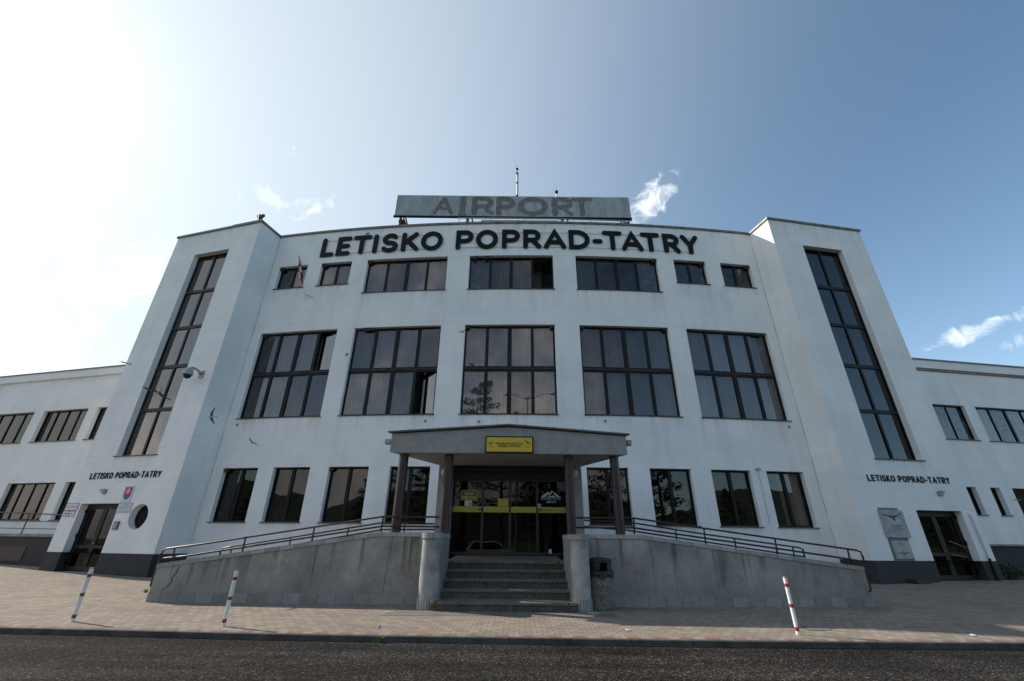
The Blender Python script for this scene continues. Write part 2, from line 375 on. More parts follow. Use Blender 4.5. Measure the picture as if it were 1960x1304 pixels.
def tag(o, label=None, cat=None, group=None, kind=None):
    if label: o['label'] = label
    if cat: o['category'] = cat
    if group: o['group'] = group
    if kind: o['kind'] = kind
    return o
def thing(name, label, cat, loc=(0,0,0), group=None):
    """an Empty; children keep world coordinates"""
    o = bpy.data.objects.new(name, None); C.objects.link(o); o.empty_display_size = .2
    return tag(o, label, cat, group)
def copy_tree(o, M_, label=None):
    c = o.copy(); C.objects.link(c); c.matrix_world = M_ @ o.matrix_world if not o.parent else c.matrix_world
    if label: c['label'] = label
    def rec(src, dst):
        for ch in [q for q in bpy.data.objects if q.parent == src]:
            k = ch.copy(); C.objects.link(k); k.parent = dst; rec(ch, k)
    rec(o, c); return c
# ---------------------------------------------------------------- geometry of the place
S = 1.2
RA, XA, YA = 85., 2.1, 19.2                      # the front bows out on this radius
def arcY(x): return YA+RA-math.sqrt(RA*RA-(x-XA)**2)
def F(x, z, o=0.):
    n = Vector(((x-XA)/RA, -math.sqrt(1-((x-XA)/RA)**2), 0)); return Vector((x, arcY(x), z))+n*o
def onF(u, v, o=0.):
    r = ray(u, v); t = YA/r.y
    for _ in range(30): t = (arcY(t*r.x)-o)/r.y
    return t*r.x, t*r.z+EYE
def plane(B, Cc, zs=1.):
    B = Vector((*B, 0)); Cc = Vector((*Cc, 0)); t = (Cc-B).normalized(); n = Vector((t.y, -t.x, 0))
    if n.dot(-B) < 0: n = -n
    def P(s, z, o=0.): return B+t*s+n*o+Vector((0,0,z))
    def inv(u, v, o=0.):
        r = ray(u, v); B2 = B+n*o; k = n.dot(B2)/n.dot(Vector((r.x, r.y, 0))); q = r*k
        return (Vector((q.x, q.y, 0))-B2).dot(t), q.z+EYE
    return P, inv, t, n
K = 1.02*S
BL_, CL_ = (-11.679*K, 15.77*K), (-16.44*K, 17.05*K)
BR_, CR_ = (11.495*K, 15.217*K), (16.22*K, 16.0*K)
PL, iPL, tL, nL = plane(BL_, CL_); PR, iPR, tR, nR = plane(BR_, CR_)
SL = 5.916*1.02; SR = 5.75*1.02
def zt(z): return 1.44+(z-1.44)*1.02
# facade corners
def corner(c):
    x = c*19
    for _ in range(60): x = c*arcY(x)
    return x
AXL, AXR = corner(-.6708), corner(.6880)
ROOF = 17.80; TOP = zt(17.46)
def gz(x, y):
    k = min(1, max(0, (y-12.9)/6.)); k = k*k*(3-2*k)
    return k*(.045+.045*math.tanh(x/8)+.02*max(0, abs(x)-14))
bld = thing('airport_building', 'white three storey airport building with bowed front and two stair towers', 'building')
# ---- walls with openings
def wall(name, P, s0, s1, z0, z1, holes, step, material, depth, parent, zbreaks=(), sbreaks=()):
    ss = {s0, s1, *sbreaks}; zs = {z0, z1, *zbreaks}
    for h in holes: ss |= {h[0], h[1]}; zs |= {h[2], h[3]}
    ss = sorted(ss); zs = sorted(zs); s2 = []
    for a, b in zip(ss, ss[1:]):
        n = max(1, math.ceil((b-a)/step)); s2 += [a+(b-a)*i/n for i in range(n)]
    s2.append(ss[-1]); mb = MB(); idx = {}
    def vid(i, j):
        if (i, j) not in idx: idx[i, j] = len(mb.v); mb.v.append(tuple(P(s2[i], zs[j], 0)))
        return idx[i, j]
    def inh(s, z): return any(h[0] < s < h[1] and h[2] < z < h[3] for h in holes)
    for i in range(len(s2)-1):
        for j in range(len(zs)-1):
            if inh((s2[i]+s2[i+1])/2, (zs[j]+zs[j+1])/2): continue
            mb.f.append((vid(i, j), vid(i+1, j), vid(i+1, j+1), vid(i, j+1))); mb.mi.append(0)
    for h in holes:
        if len(h) > 4 and h[4] == 'round':
            cs, cz, r = (h[0]+h[1])/2, (h[2]+h[3])/2, (h[1]-h[0])/2-.002
            n = 32; vs = []; fs = []
            for k in range(n):
                a = 2*math.pi*(k+.5)/n; ca, sa = math.cos(a), math.sin(a); q = (h[1]-h[0])/2/max(abs(ca), abs(sa))
                vs += [P(cs+q*ca, cz+q*sa, 0), P(cs+r*ca, cz+r*sa, 0), P(cs+r*ca, cz+r*sa, -depth)]
            cor = [P(h[i], h[j], 0) for i, j in ((1,3), (0,3), (0,2), (1,2))]
            for k in range(n):
                m_ = (k+1) % n; fs += [(3*k, 3*m_, 3*m_+1, 3*k+1)]; mb_dark = (3*k+1, 3*m_+1, 3*m_+2, 3*k+2); fs.append(mb_dark)
            base_ = len(vs); vs += cor
            for q in range(4): fs.append((3*(8*q+3), base_+q, 3*((8*q+4) % n)))
            mb.add(vs, fs); continue
        col = [s for s in s2 if h[0]-1e-9 <= s <= h[1]+1e-9]
        for z in (h[2], h[3]):
            for a, b in zip(col, col[1:]):
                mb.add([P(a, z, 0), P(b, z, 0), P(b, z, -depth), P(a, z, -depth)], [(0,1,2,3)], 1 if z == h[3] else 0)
        for s in (h[0], h[1]): mb.add([P(s, h[2], 0), P(s, h[3], 0), P(s, h[3], -depth), P(s, h[2], -depth)], [(0,1,2,3)])
    return mb.build(name, [material, SOFF], parent, recalc=False)
def frame_fn(P, s0, s1, d):
    a = P(s0, 0, -d); b = P(s1, 0, -d); t = (b-a).normalized(); n = Vector((t.y, -t.x, 0))
    if n.dot(Vector((-a.x, -a.y, 0))) < 0: n = -n
    return (lambda x, o, z: a+t*x+n*o+Vector((0,0,z))), (b-a).length
NW = [0]
def window(P, h, d, cols, rows, glass=GLASS, fm_=.055, thick=None, room=ROOM, blind=None, opened=None, fmat=DARK, sill=True, sillw=.07, tthick=None, bl_cols=None, sill_end=.05, mull=None):
    """one window: frame mesh with glass, sill and blind beneath it; cols and rows are fractions"""
    s0, s1, z0, z1 = h[:4]; fr, W = frame_fn(P, s0, s1, d); mb = MB(); H = z1-z0
    e = .012
    mb.box(e, W-e, -.05, .03, z0+.004, z0+fm_, fr); mb.box(e, W-e, -.05, .03, z1-fm_, z1-.004, fr)
    mb.box(.004, fm_, -.052, .032, z0+.006, z1-.006, fr); mb.box(W-fm_, W-.004, -.052, .032, z0+.006, z1-.006, fr)
    cx = [0]+[c*W for c in cols]+[W]; rz = [z0]+[z0+r*H for r in rows]+[z1]
    for i, c in enumerate(cols):
        tw = (thick if (thick and i == len(cols)//2) else (mull or fm_*.9))
        mb.box(c*W-tw/2, c*W+tw/2, -.048, .036+.004*(tw > .1), z0+fm_, z1-fm_, fr)
    for r in rows:
        tt = tthick or fm_*1.1
        mb.box(fm_, W-fm_, -.046, .044, z0+r*H-tt/2, z0+r*H+tt/2, fr)
    o = mb.build('window', fmat, bld)
    gm = MB(); k = 0
    for j in range(len(rz)-1):
        for i in range(len(cx)-1):
            a, b, c_, dd = cx[i]+.02, cx[i+1]-.02, rz[j]+.02, rz[j+1]-.02
            # slight individual lean of each pane, as in real glazing
            l1, l2 = random.uniform(-.006, .006), random.uniform(-.006, .006)
            if opened and (i, j) in opened:
                ang, side, fy = opened[(i, j)]
                hx = b if side == 'r' else a; w_ = b-a; dx = math.cos(ang)*w_*(-1 if side == 'r' else 1); dy = -math.sin(ang)*w_*fy
                sm = MB()
                def q(u_, zz, oo, hx=hx, dx=dx, dy=dy, w_=w_): return fr(hx+dx*u_/w_-dy/w_*oo, dy*u_/w_+dx/w_*oo, zz)
                for (u0, u1, za, zb) in ((0,.05,c_,dd), (w_-.05,w_,c_,dd), (.05,w_-.05,c_,c_+.05), (.05,w_-.05,dd-.05,dd)):
                    sm.add([q(x, z, y) for z in (za, zb) for y in (-.03, .03) for x in (u0, u1)], [(0,2,3,1), (4,5,7,6), (0,1,5,4), (2,6,7,3), (0,4,6,2), (1,3,7,5)])
                sm.build('open_sash', fmat, o)
                MB().add([fr(hx, 0, c_+.03), fr(hx+dx, dy, c_+.03), fr(hx+dx, dy, dd-.03), fr(hx, 0, dd-.03)], [(0,1,2,3)]).build('open_pane', GLASSO if len(rows) else GLASS, o, recalc=False)
                continue
            gm.add([fr(a, -.01+l1, c_), fr(b, -.01+l2, c_), fr(b, -.01+l2-l1, dd), fr(a, -.01, dd)], [(0,1,2,3)], 1 if (glass in (GLASS, GLASSR) and random.random() < .3) else 0)
    gm.build('glass', [glass, GLASSB] if glass is GLASS else ([glass, GLASSB] if glass is GLASSR else glass), o, recalc=False)
    if sill:
        sm = MB(); sm.box(-sill_end, W+sill_end, -.0, d+sillw, z0-.035, z0-.004, fr); sm.build('sill', SILL, o)
    if blind:
        bm_ = MB(); n = max(1, int(W/.125)) if blind is BLIND else 0
        if n:
            for q in range(n):
                if bl_cols and not any(a_ <= (q+.5)/n <= b_ for a_, b_ in bl_cols): continue
                x = (q+.5)*W/n; t_ = .5+random.uniform(-.12, .12)
                bm_.add([fr(x-.058, -.2-t_*.03, z0+.05), fr(x+.058, -.2+t_*.03, z0+.05), fr(x+.058, -.2+t_*.03, z1-.05), fr(x-.058, -.2-t_*.03, z1-.05)], [(0,1,2,3)])
        else:
            for a_, b_ in (bl_cols or [(0, 1)]):
                m2 = 24; 
                for q in range(m2):
                    x0_, x1_ = W*(a_+(b_-a_)*q/m2), W*(a_+(b_-a_)*(q+1)/m2)
                    bm_.add([fr(x0_, -.2-.02*math.sin(q*1.9), z0+.02), fr(x1_, -.2-.02*math.sin((q+1)*1.9), z0+.02), fr(x1_, -.2-.02*math.sin((q+1)*1.9), z1-.02), fr(x0_, -.2-.02*math.sin(q*1.9), z1-.02)], [(0,1,2,3)])
        bm_.build('blind', blind, o, recalc=False)
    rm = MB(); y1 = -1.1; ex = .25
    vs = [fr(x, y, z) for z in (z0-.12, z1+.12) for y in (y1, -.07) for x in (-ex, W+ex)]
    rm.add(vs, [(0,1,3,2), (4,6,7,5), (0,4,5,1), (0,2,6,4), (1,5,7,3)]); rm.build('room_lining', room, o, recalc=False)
    return o
# ---- openings of the bowed front (pixel corners of the opening in the photograph)
OB = {
'H': [[(500,641.8),(646.3,629.2),(612.7,796.7),(453,802)],[(680,626.9),(844.3,621.6),(829.8,792.7),(647.3,796.1)],[(890.6,620.8),(1062.4,620.8),(1067.3,794.7),(879.4,794.2)],
 [(1109,621.8),(1277.8,627.3),(1305.3,796.7),(1119.6,792.2)],[(1313.5,629.4),(1467.3,640.6),(1513,806.1),(1343.3,798.4)]],
'T': [[(536.7,514.7),(588.8,507.8),(579.6,551.4),(522.4,557.6)],[(618.4,504),(674,498.4),(666.7,541.2),(604.5,547)],[(705,496.7),(857,489.6),(852.2,554.1),(692.7,559.6)],
 [(899.6,488.6),(1058,488.2),(1061,554.1),(895,554.1)],[(1101.4,488.8),(1256.3,495.3),(1267,559.6),(1105,554)],[(1288.6,496.5),(1347.8,502),(1359,544.5),(1295.7,539.4)],[(1378.4,504.5),(1433.9,510.2),(1447.8,552.7),(1387,546.5)]],
'G': [[(428.8,896.1),(494,895.1),(469.2,998),(399.4,996.7)],[(524.9,894.7),(593.3,893.7),(573.3,1000.4),(498.8,999.2)],[(631.4,893),(705.5,892.7),(691.6,1000.8),(609,1000.4)],[(745.4,892.8),(823.3,892.9),(815,1001.6),(734.3,1001)],
 [(1123,895.1),(1203.3,895.9),(1212.4,1006.5),(1128.8,1006.5)],[(1243.5,896.6),(1321.2,898.4),(1340.8,1007.3),(1256.1,1005.9)],[(1360.6,898.8),(1435.1,900.8),(1460.2,1008),(1380,1008)],[(1466.3,901.8),(1536,903.3),(1565.3,1008.4),(1490.8,1008.4)]]}
def avg(*a): return sum(a)/len(a)
HO = {}
for k, rows_ in OB.items():
    HO[k] = []
    for c in rows_:
        q = [onF(*p) for p in c]
        HO[k].append((avg(q[0][0], q[3][0]), avg(q[1][0], q[2][0]), avg(q[2][1], q[3][1]), avg(q[0][1], q[1][1])))
# shared heights per row
def level(k, idx, zi, val):
    for i in idx:
        h = list(HO[k][i]); h[zi] = val; HO[k][i] = tuple(h)
for k, zi, idx in (('H',2,range(5)), ('H',3,range(5)), ('T',3,range(7)), ('T',2,(0,1,5,6)), ('T',2,(2,3,4)), ('G',2,range(8)), ('G',3,range(8))):
    level(k, idx, zi, avg(*[HO[k][i][zi] for i in idx]))
allh = HO['H']+HO['T']+HO['G']
wall('front_wall', F, AXL, AXR, -.1, ROOF-.05, allh, .6, RENDER, .24, bld)
op = {0: {(3,1): (math.radians(11), 'r', 1)}, 1: {(3,0): (math.radians(24), 'r', 1)}}
for i, h in enumerate(HO['H']):
    window(F, h, .2, (.25,.5,.75), (.5,), fm_=.085, mull=.15, thick=.20, tthick=.25, glass=GLASSR if i == 3 else GLASS, blind=BLIND, opened=op.get(i), bl_cols={0: [(.12,.72)], 1: [(0,.74)]}.get(i))
for i, h in enumerate(HO['T']):
    big = 2 <= i <= 4
    window(F, h, .22, (.25,.5,.75) if big else (.5,), (), fm_=.07, mull=.12, thick=.18 if big else None, glass=GLASSR if i in (3,4,5,6) else GLASS, blind=CURT,
           opened={(3,0): (math.radians(62), 'r', 1)} if i == 3 else None, bl_cols=[[(.5,1)],[(0,1)],[(0,1)],[(0,.74)],[(0,.24),(.76,1)],[(0,.1)],[(0,.1)]][i])
for i, h in enumerate(HO['G']):
    window(F, h, .24, (.5,), (), fm_=.075, mull=.15, glass=GLASSG if i < 7 else GLASSR, blind=mat('flare_tan_curtain', (.75,.56,.34), .9, var=.2) if i == 7 else (CURT if i in (0,1) else None), bl_cols={0: [(0,.45)], 1: [(0,.5)], 7: [(0,.18),(.42,1)]}.get(i), room=ROOMD)  # last window: beige curtain with the lens flare's tan put into its colour
# brown drip sheet along the middle of each hall window is weathered timber
for h in HO['H']:
    fr, W = frame_fn(F, h[0], h[1], .2); zc = (h[2]+h[3])/2
    MB().box(.02, W-.02, .046, .075, zc-.012, zc+.022, fr).build('drip_board', mat('peeling_brown_board', (.11,.075,.06), .8, var=.9, vscale=9), bld)
def m_streak():
    t = T('rain_streak_dirt'); at = nd(t.t, 'ShaderNodeAttribute', attribute_name='fade'); n = t.noise(3.0, t.map((1.4, 1.4, .08)), detail=6, rough=.6)
    a = t.math('MULTIPLY', t.math('MULTIPLY', t.math('SUBTRACT', n, .47), 4.0, True), at.outputs['Fac']); t.col((.20,.175,.15,1)); t.rough(.95); t.lk(t.math('MULTIPLY', a, .17), t.p.inputs['Alpha']); return t.m
STREAK = m_streak()
def streak(P, s0, s1, z1, h):
    n = 14; vs = []; fs = []
    for i in range(n+1):
        x = s0+(s1-s0)*i/n; vs += [P(x, z1, .0035), P(x, z1-h, .0035)]
    for i in range(n): fs.append((2*i, 2*i+1, 2*i+3, 2*i+2))
    o = MB().add(vs, fs).build('rain_streaks', STREAK, bld, recalc=False); at = o.data.attributes.new('fade', 'FLOAT', 'POINT')
    for i, q in enumerate(at.data): q.value = 1. if i % 2 == 0 else 0.
for h in HO['H']+HO['T']: streak(F, h[0]-.06, h[1]+.06, h[2]-.036, random.uniform(.9, 1.7))
for h in HO['G']: streak(F, h[0]-.06, h[1]+.06, h[2]-.036, .6)
streak(F, AXL+.2, AXR-.2, ROOF-.07, 1.1)
# coping of the bowed roof
def strip(name, pts, w_in, w_out, z0, z1, m, parent=bld):
    """a band that follows a plan polyline; pts are (Vector, outward normal)"""
    mb = MB()
    for (p, n), (p2, n2) in zip(pts, pts[1:]):
        mb.add([p-n*w_in+Vector((0,0,z0)), p+n*w_out+Vector((0,0,z0)), p+n*w_out+Vector((0,0,z1)), p-n*w_in+Vector((0,0,z1)),
                p2-n2*w_in+Vector((0,0,z0)), p2+n2*w_out+Vector((0,0,z0)), p2+n2*w_out+Vector((0,0,z1)), p2-n2*w_in+Vector((0,0,z1))],
               [(0,4,5,1), (1,5,6,2), (2,6,7,3), (3,7,4,0), (0,1,2,3), (4,7,6,5)])
    return mb.build(name, m, parent)
arc = []
for i in range(41):
    x = AXL+.06+(AXR-AXL-.12)*i/40; p = F(x, 0); arc.append((p, (F(x, 0, 1)-p).normalized()))
strip('roof_coping', arc, .35, .07, ROOF-.06, ROOF+.07, COPM)
# ---- stair towers
def wp(inv, u, v): return inv(u, v)
TH = []
for side, P, inv, SW, A, dirx in (('l', PL, iPL, SL, AXL, -1), ('r', PR, iPR, SR, AXR, 1)):
    hw = (1.70*1.02, 4.10*1.02, zt(4.77), zt(15.91)); hd = (2.80*1.02, 5.02*1.02, .10 if side == 'l' else .17, zt(2.75))
    holes = [hw, hd]
    if side == 'l': r_ = .5*1.02; cs, cz = 1.49*1.02, zt(2.215); holes.append((cs-r_, cs+r_, cz-r_, cz+r_, 'round'))
    z0 = -.2
    pz = zt(.84) if side == 'l' else zt(.90)
    hd_up = (hd[0], hd[1], pz, hd[3])
    wall('tower_front_wall', P, 0, SW, pz, TOP-.05, [hw, hd_up]+holes[2:], 3., RENDER, .34, bld)
    # dark plinth, 15 mm proud
    P2 = lambda s, z, o, P=P: P(s, z, o+.015)
    wall('tower_plinth', P2, -.015, SW+.015, z0, pz, [(hd[0]+.0, hd[1]-.0, z0-.0, pz)], 3., PLIN, .355, bld)
    B = P(0, 0); a = F(A, 0); n_ = (P(0, 0, 1)-B)
    # inner and outer side walls
    tt = (P(1, 0)-B)
    def wallq(nm, p, q, za, zb, m, off=Vector((0,0,0))):
        return MB().add([p+off+Vector((0,0,za)), q+off+Vector((0,0,za)), q+off+Vector((0,0,zb)), p+off+Vector((0,0,zb))], [(0,1,2,3)]).build(nm, m, bld)
    wallq('tower_side_wall', B, a, pz, TOP-.05, RENDER); wallq('tower_side_plinth', B, a, z0, pz, PLIN, -tt*.015)
    Cc = P(SW, 0); back = Cc-n_*9
    wallq('tower_side_wall', Cc, back, pz, TOP-.05, RENDER); wallq('tower_side_plinth', Cc, back, z0, pz, PLIN, tt*.015)
    bi = a-n_*7.5
    MB().add([B+Vector((0,0,TOP-.3)), Cc+Vector((0,0,TOP-.3)), back+Vector((0,0,TOP-.3)), bi+Vector((0,0,TOP-.3))], [(0,1,2,3)]).build('tower_roof', mat('roof_felt', (.08,.08,.08), .9), bld)
    wallq('tower_back_wall', back, bi, 0, TOP-.05, RENDER)
    nc = (a-B).normalized(); 
    def side_n(v):
        n3 = Vector((v.y, -v.x, 0)).normalized(); return n3
    n_in = side_n(a-B); n_in = n_in if n_in.dot(-tt) > 0 else -n_in
    e_ = .07
    strip('tower_coping', [(B-tt*0.0, n_), (Cc+tt*.07, n_)], .35, .07, TOP-.06, TOP+.07, COPM)
    strip('tower_coping', [(B-nc*.07, n_in), (a, n_in)], .0, .07, TOP-.0605, TOP+.0695, COPM)
    strip('tower_coping', [(Cc-n_*.352, tt), (back, tt)], .35, .07, TOP-.0605, TOP+.0695, COPM)
    # tall window
    H = hw[3]-hw[2]; rows = [(zt(z)-hw[2])/H for z in (6.94, 9.15, 11.33, 13.53)]
    window(P, hw, .30, (.5,), rows, glass=GLASST if side == 'l' else GLASSTR, fm_=.07, tthick=.17, mull=.11, blind=None, fmat=DARK if side == 'r' else BROWNF, room=mat('stair_wall', (.2,.19,.18), .9), sill_end=.08)
    streak(P, hw[0]-.1, hw[1]+.1, hw[2]-.04, .7); streak(P, .1, SW-.1, TOP-.07, 1.2)
    # door
    fr, W = frame_fn(P, hd[0], hd[1], .34)
    # note: frame x runs B -> C
    d = MB(); z0d, z1d = hd[2], hd[3]; fw = .075
    d.box(.0, fw, -.04, .05, z0d, z1d-.01, fr); d.box(W-fw, W, -.04, .05, z0d, z1d-.01, fr); d.box(fw, W-fw, -.041, .049, z1d-.1, z1d-.01, fr)
    door = d.build('door', BROWNF, bld)
    for k in (0, 1):
        x0_, x1_ = (fw+.004, W/2-.006) if k == 0 else (W/2+.006, W-fw-.004); l = MB(); zz = z0d+.03; zh = z1d-.105; mid = z0d+.95
        for (xa, xb, za, zb) in ((x0_, x0_+.11, zz, zh), (x1_-.11, x1_, zz, zh), (x0_+.11, x1_-.11, zz, zz+.16), (x0_+.11, x1_-.11, zh-.11, zh), (x0_+.11, x1_-.11, mid-.06, mid+.06)):
            l.box(xa, xb, -.035, .03, za, zb, fr)
        lf = l.build('door_leaf', BROWNF, door)
        g = MB()
        for za, zb in ((zz+.15, mid-.05), (mid+.05, zh-.1)): g.add([fr(x0_+.1, 0, za), fr(x1_-.1, 0, za), fr(x1_-.1, 0, zb), fr(x0_+.1, 0, zb)], [(0,1,2,3)])
        g.build('door_glass', GLASSD, door)
        if k == 0:
            hx = x1_-.055
            MB().tube([fr(hx, .03, z0d+1.08), fr(hx, .09, z0d+1.08), fr(hx-.12, .09, z0d+1.08)], .011).build('handle', STEEL, door)
    if side == 'r':
        MB().tube([fr(W-.2, .05, z0d+1.2), fr(W-.2, .11, z0d+1.2), fr(W-.9, .11, z0d+1.45)], .014).build('push_bar', STEEL, door)
        MB().tube([fr(W-.3, .05, z0d+.85), fr(W-.3, .10, z0d+.85), fr(W-.95, .10, z0d+.93)], .014).build('push_bar', STEEL, door)
    hx = W-.03
    hm = MB()
    for zz in (z0d+.25, z0d+1.3, z0d+2.3): hm.box(W-.1, W-.0, .05, .09, zz, zz+.16, fr)
    hm.build('hinge', DARK, door)
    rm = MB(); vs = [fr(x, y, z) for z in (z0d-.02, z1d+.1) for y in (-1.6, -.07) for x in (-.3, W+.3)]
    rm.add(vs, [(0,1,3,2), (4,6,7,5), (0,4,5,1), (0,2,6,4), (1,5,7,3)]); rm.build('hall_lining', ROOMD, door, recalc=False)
    MB().box(-.1, W+.1, -.05, .40, -.2, z0d-.002, fr).build('threshold', mat('step_concrete', (.3,.29,.28), .9, var=.2), bld)
    if side == 'l':
        fr2 = lambda x, y, z: P(cs+x, cz+z, -.30+y)
        ring = MB(); n = 32; vs = []; fs = []
        for k in range(n):
            a_ = 2*math.pi*k/n
            for rr, yy in ((r_-.005, .03), (r_-.075, .03), (r_-.075, -.03), (r_-.005, -.03)): vs.append(fr2(rr*math.cos(a_), yy, rr*math.sin(a_)))
        for k in range(n):
            m_ = (k+1) % n
            for q in range(4): fs.append((4*k+q, 4*m_+q, 4*m_+(q+1) % 4, 4*k+(q+1) % 4))
        wo = ring.add(vs, fs).build('round_window', BROWNF, bld)
        MB().add([fr2((r_-.06)*math.cos(2*math.pi*k/n), 0, (r_-.06)*math.sin(2*math.pi*k/n)) for k in range(n)], [tuple(range(n))]).build('glass', GLASSG, wo)
        MB().box(-.8, .8, -1.4, -.08, -.8, .8, fr2).build('room_lining', ROOMD, wo)
    # things for later use
    TH.append((P, inv, SW, hd))
# ---- roof deck and rear
dk = MB(); pts = [F(AXL+(AXR-AXL)*i/20, 0) for i in range(21)]
dk.add([p+Vector((0,0,ROOF-.5)) for p in pts]+[Vector((AXR, 33, ROOF-.5)), Vector((AXL, 33, ROOF-.5))], [tuple(range(23))]); dk.build('roof_deck', mat('roof_felt', (.08,.08,.08), .9), bld)
bx = MB(); bx.add([Vector((AXL, 33, 0)), Vector((AXR, 33, 0)), Vector((AXR, 33, ROOF)), Vector((AXL, 33, ROOF))], [(0,1,2,3)])
for x in (AXL, AXR): bx.add([Vector((x, 23, TOP-.5)), Vector((x, 33, TOP-.5)), Vector((x, 33, ROOF)), Vector((x, 23, ROOF))], [(0,1,2,3)])
bx.build('rear_wall', RENDER, bld)
# ---- wings
def wing(side):
    if side == 'l': r0, Y0, slope, k = .9650, 24.5, .237, -1
    else: r0, Y0, slope, k = 1.0137, 22.13, .156, 1
    X0 = k*(r0-.06)*Y0*1.0; a = (X0, Y0-slope*abs(r0*Y0)+slope*abs(X0))
    X1 = k*(Y0*r0+(14. if side == 'l' else 26)); b = (X1, Y0+slope*(abs(X1)-r0*Y0))
    P, inv, t, n = plane(a, b); Lw = math.hypot(b[0]-a[0], b[1]-a[1]); return P, inv, Lw
WP, WI, WL = wing('l'); RP, RI, RL = wing('r')
def hole(inv, c):
    q = [inv(*p) for p in c]; return (avg(q[0][0], q[3][0]), avg(q[1][0], q[2][0]), avg(q[2][1], q[3][1]), avg(q[0][1], q[1][1]))
# left wing
zr = avg(WI(3,725)[1], WI(235,703)[1]); sE = WI(3,725)[0]
zb = avg(WI(231.6,715.7)[1], WI(12,736)[1])
lu = hole(WI, [(170,781.5),(86,787),(56,846.5),(143,842.5)]); ll = hole(WI, [(107,924),(18,925),(-20,995),(75,996)])
def mk(h): return (min(h[0],h[1]), max(h[0],h[1]), h[2], h[3])
lu, ll = mk(lu), mk(ll); zu0, zu1, zl0, zl1 = lu[2], lu[3], ll[2], ll[3]
lu2 = mk(hole(WI, [(67,788.5),(-25,795),(-60,849),(38,848)])); lu2 = (lu2[0], min(lu2[1], sE-.5), zu0, zu1)
lu3 = (WI(205,779)[0]-.9, WI(187,780)[0], zu0, zu1); ll3 = (WI(143,924)[0]-.9, WI(126,924)[0], zl0, zl1)
wall('wing_wall', WP, 0, sE, -.2, zr-.03, [lu, lu2, lu3, ll, ll3], 4., RENDER, .24, bld)
for h in (lu, lu2): window(WP, h, .22, (.25,.5,.75), (), glass=GLASSG, room=ROOM)
for h in (ll,): window(WP, h, .22, (.25,.5,.75), (), glass=GLASSG, room=ROOM, blind=CURT, bl_cols=[(.5,1)])
for h in (lu3, ll3): window(WP, h, .22, (), (), glass=GLASSG)
nW = (WP(0,0,1)-WP(0,0)); tW = (WP(1,0)-WP(0,0))
bd = MB(); fw_ = lambda x, y, z: WP(x, z, y)
bd.box(0, sE, .002, .16, zb, zr, fw_); bd.box(sE-.42, sE, .002, .158, -.2, zb-.002, fw_); bd.build('wing_frame_band', RENDER, bld)
e = WP(sE, 0, .16); MB().add([e+Vector((0,0,-.2)), e-nW*9+Vector((0,0,-.2)), e-nW*9+Vector((0,0,zr)), e+Vector((0,0,zr))], [(0,1,2,3)]).build('wing_end_wall', RENDER, bld)
MB().add([WP(0,zr-.05,0), WP(sE,zr-.05,0), WP(sE,zr-.05,-9), WP(0,zr-.05,-9)], [(0,1,2,3)]).build('wing_roof', mat('roof_felt', (.08,.08,.08), .9), bld)
MB().box(0, sE+.05, -.2, .21, zr+.001, zr+.07, fw_).build('wing_coping', COPM, bld)
# right wing
zr2 = avg(RI(1750,690)[1], RI(1960,707)[1]); zb2 = avg(RI(1756,706)[1], RI(1960,720)[1])
ru1 = mk(hole(RI, [(1782,773),(1844,777),(1875,843),(1813,840)])); ru2 = mk(hole(RI, [(1866,779),(1990,787),(2030,849),(1895,845)]))
ru2 = (ru2[0], ru2[0]+4.3, ru1[2], ru1[3]); ru3 = (ru2[1]+1.2, ru2[1]+5.5, ru1[2], ru1[3])
rl = [mk(hole(RI, [(1848.5,932),(1866,932),(1890,985.5),(1871,985.5)])), mk(hole(RI, [(1893.5,933),(1911,933.5),(1938,986),(1918,986)]))]
rl3 = (RI(1936,934)[0], RI(1936,934)[0]+2.4, rl[0][2], rl[0][3])
pz2 = RI(1904,1043)[1]
wall('wing_wall', RP, 0, RL, pz2, zr2-.03, [ru1, ru2, ru3, *[(h[0], h[1], rl[0][2], rl[0][3]) for h in rl], rl3], 4., RENDER, .26, bld)
wall('wing_plinth', lambda s, z, o: RP(s, z, o-.06), 0, RL, -.2, pz2, [], 9., PLIN, .1, bld)
fw2 = lambda x, y, z: RP(x, z, y)
MB().box(0, RL, -.058, .05, pz2-.05, pz2+.03, fw2).build('wing_drip_ledge', mat('ledge_mortar', (.3,.27,.25), .9, var=.4), bld)
window(RP, ru1, .2, (.5,), (), blind=CURT); window(RP, ru2, .2, (.25,.5,.75), (), blind=CURT, thick=.12); window(RP, ru3, .2, (.25,.5,.75), (), blind=CURT)
for h in rl: window(RP, (h[0], h[1], rl[0][2], rl[0][3]), .24, (), (), glass=GLASSG)
window(RP, rl3, .24, (.5,), (), glass=GLASSG)
MB().box(0, RL, .002, .13, zb2, zr2, fw2).build('wing_frame_band', RENDER, bld)
MB().box(0, RL, .0, .07, zb2-.13, zb2-.003, fw2).build('wing_groove_band', mat('brown_groove', (.24,.2,.18), .8, var=.3), bld)
MB().box(0, RL, -.2, .19, zr2+.001, zr2+.07, fw2).build('wing_coping', COPM, bld)
MB().add([RP(0,zr2-.05,0), RP(RL,zr2-.05,0), RP(RL,zr2-.05,-9), RP(0,zr2-.05,-9)], [(0,1,2,3)]).build('wing_roof', mat('roof_felt', (.08,.08,.08), .9), bld)
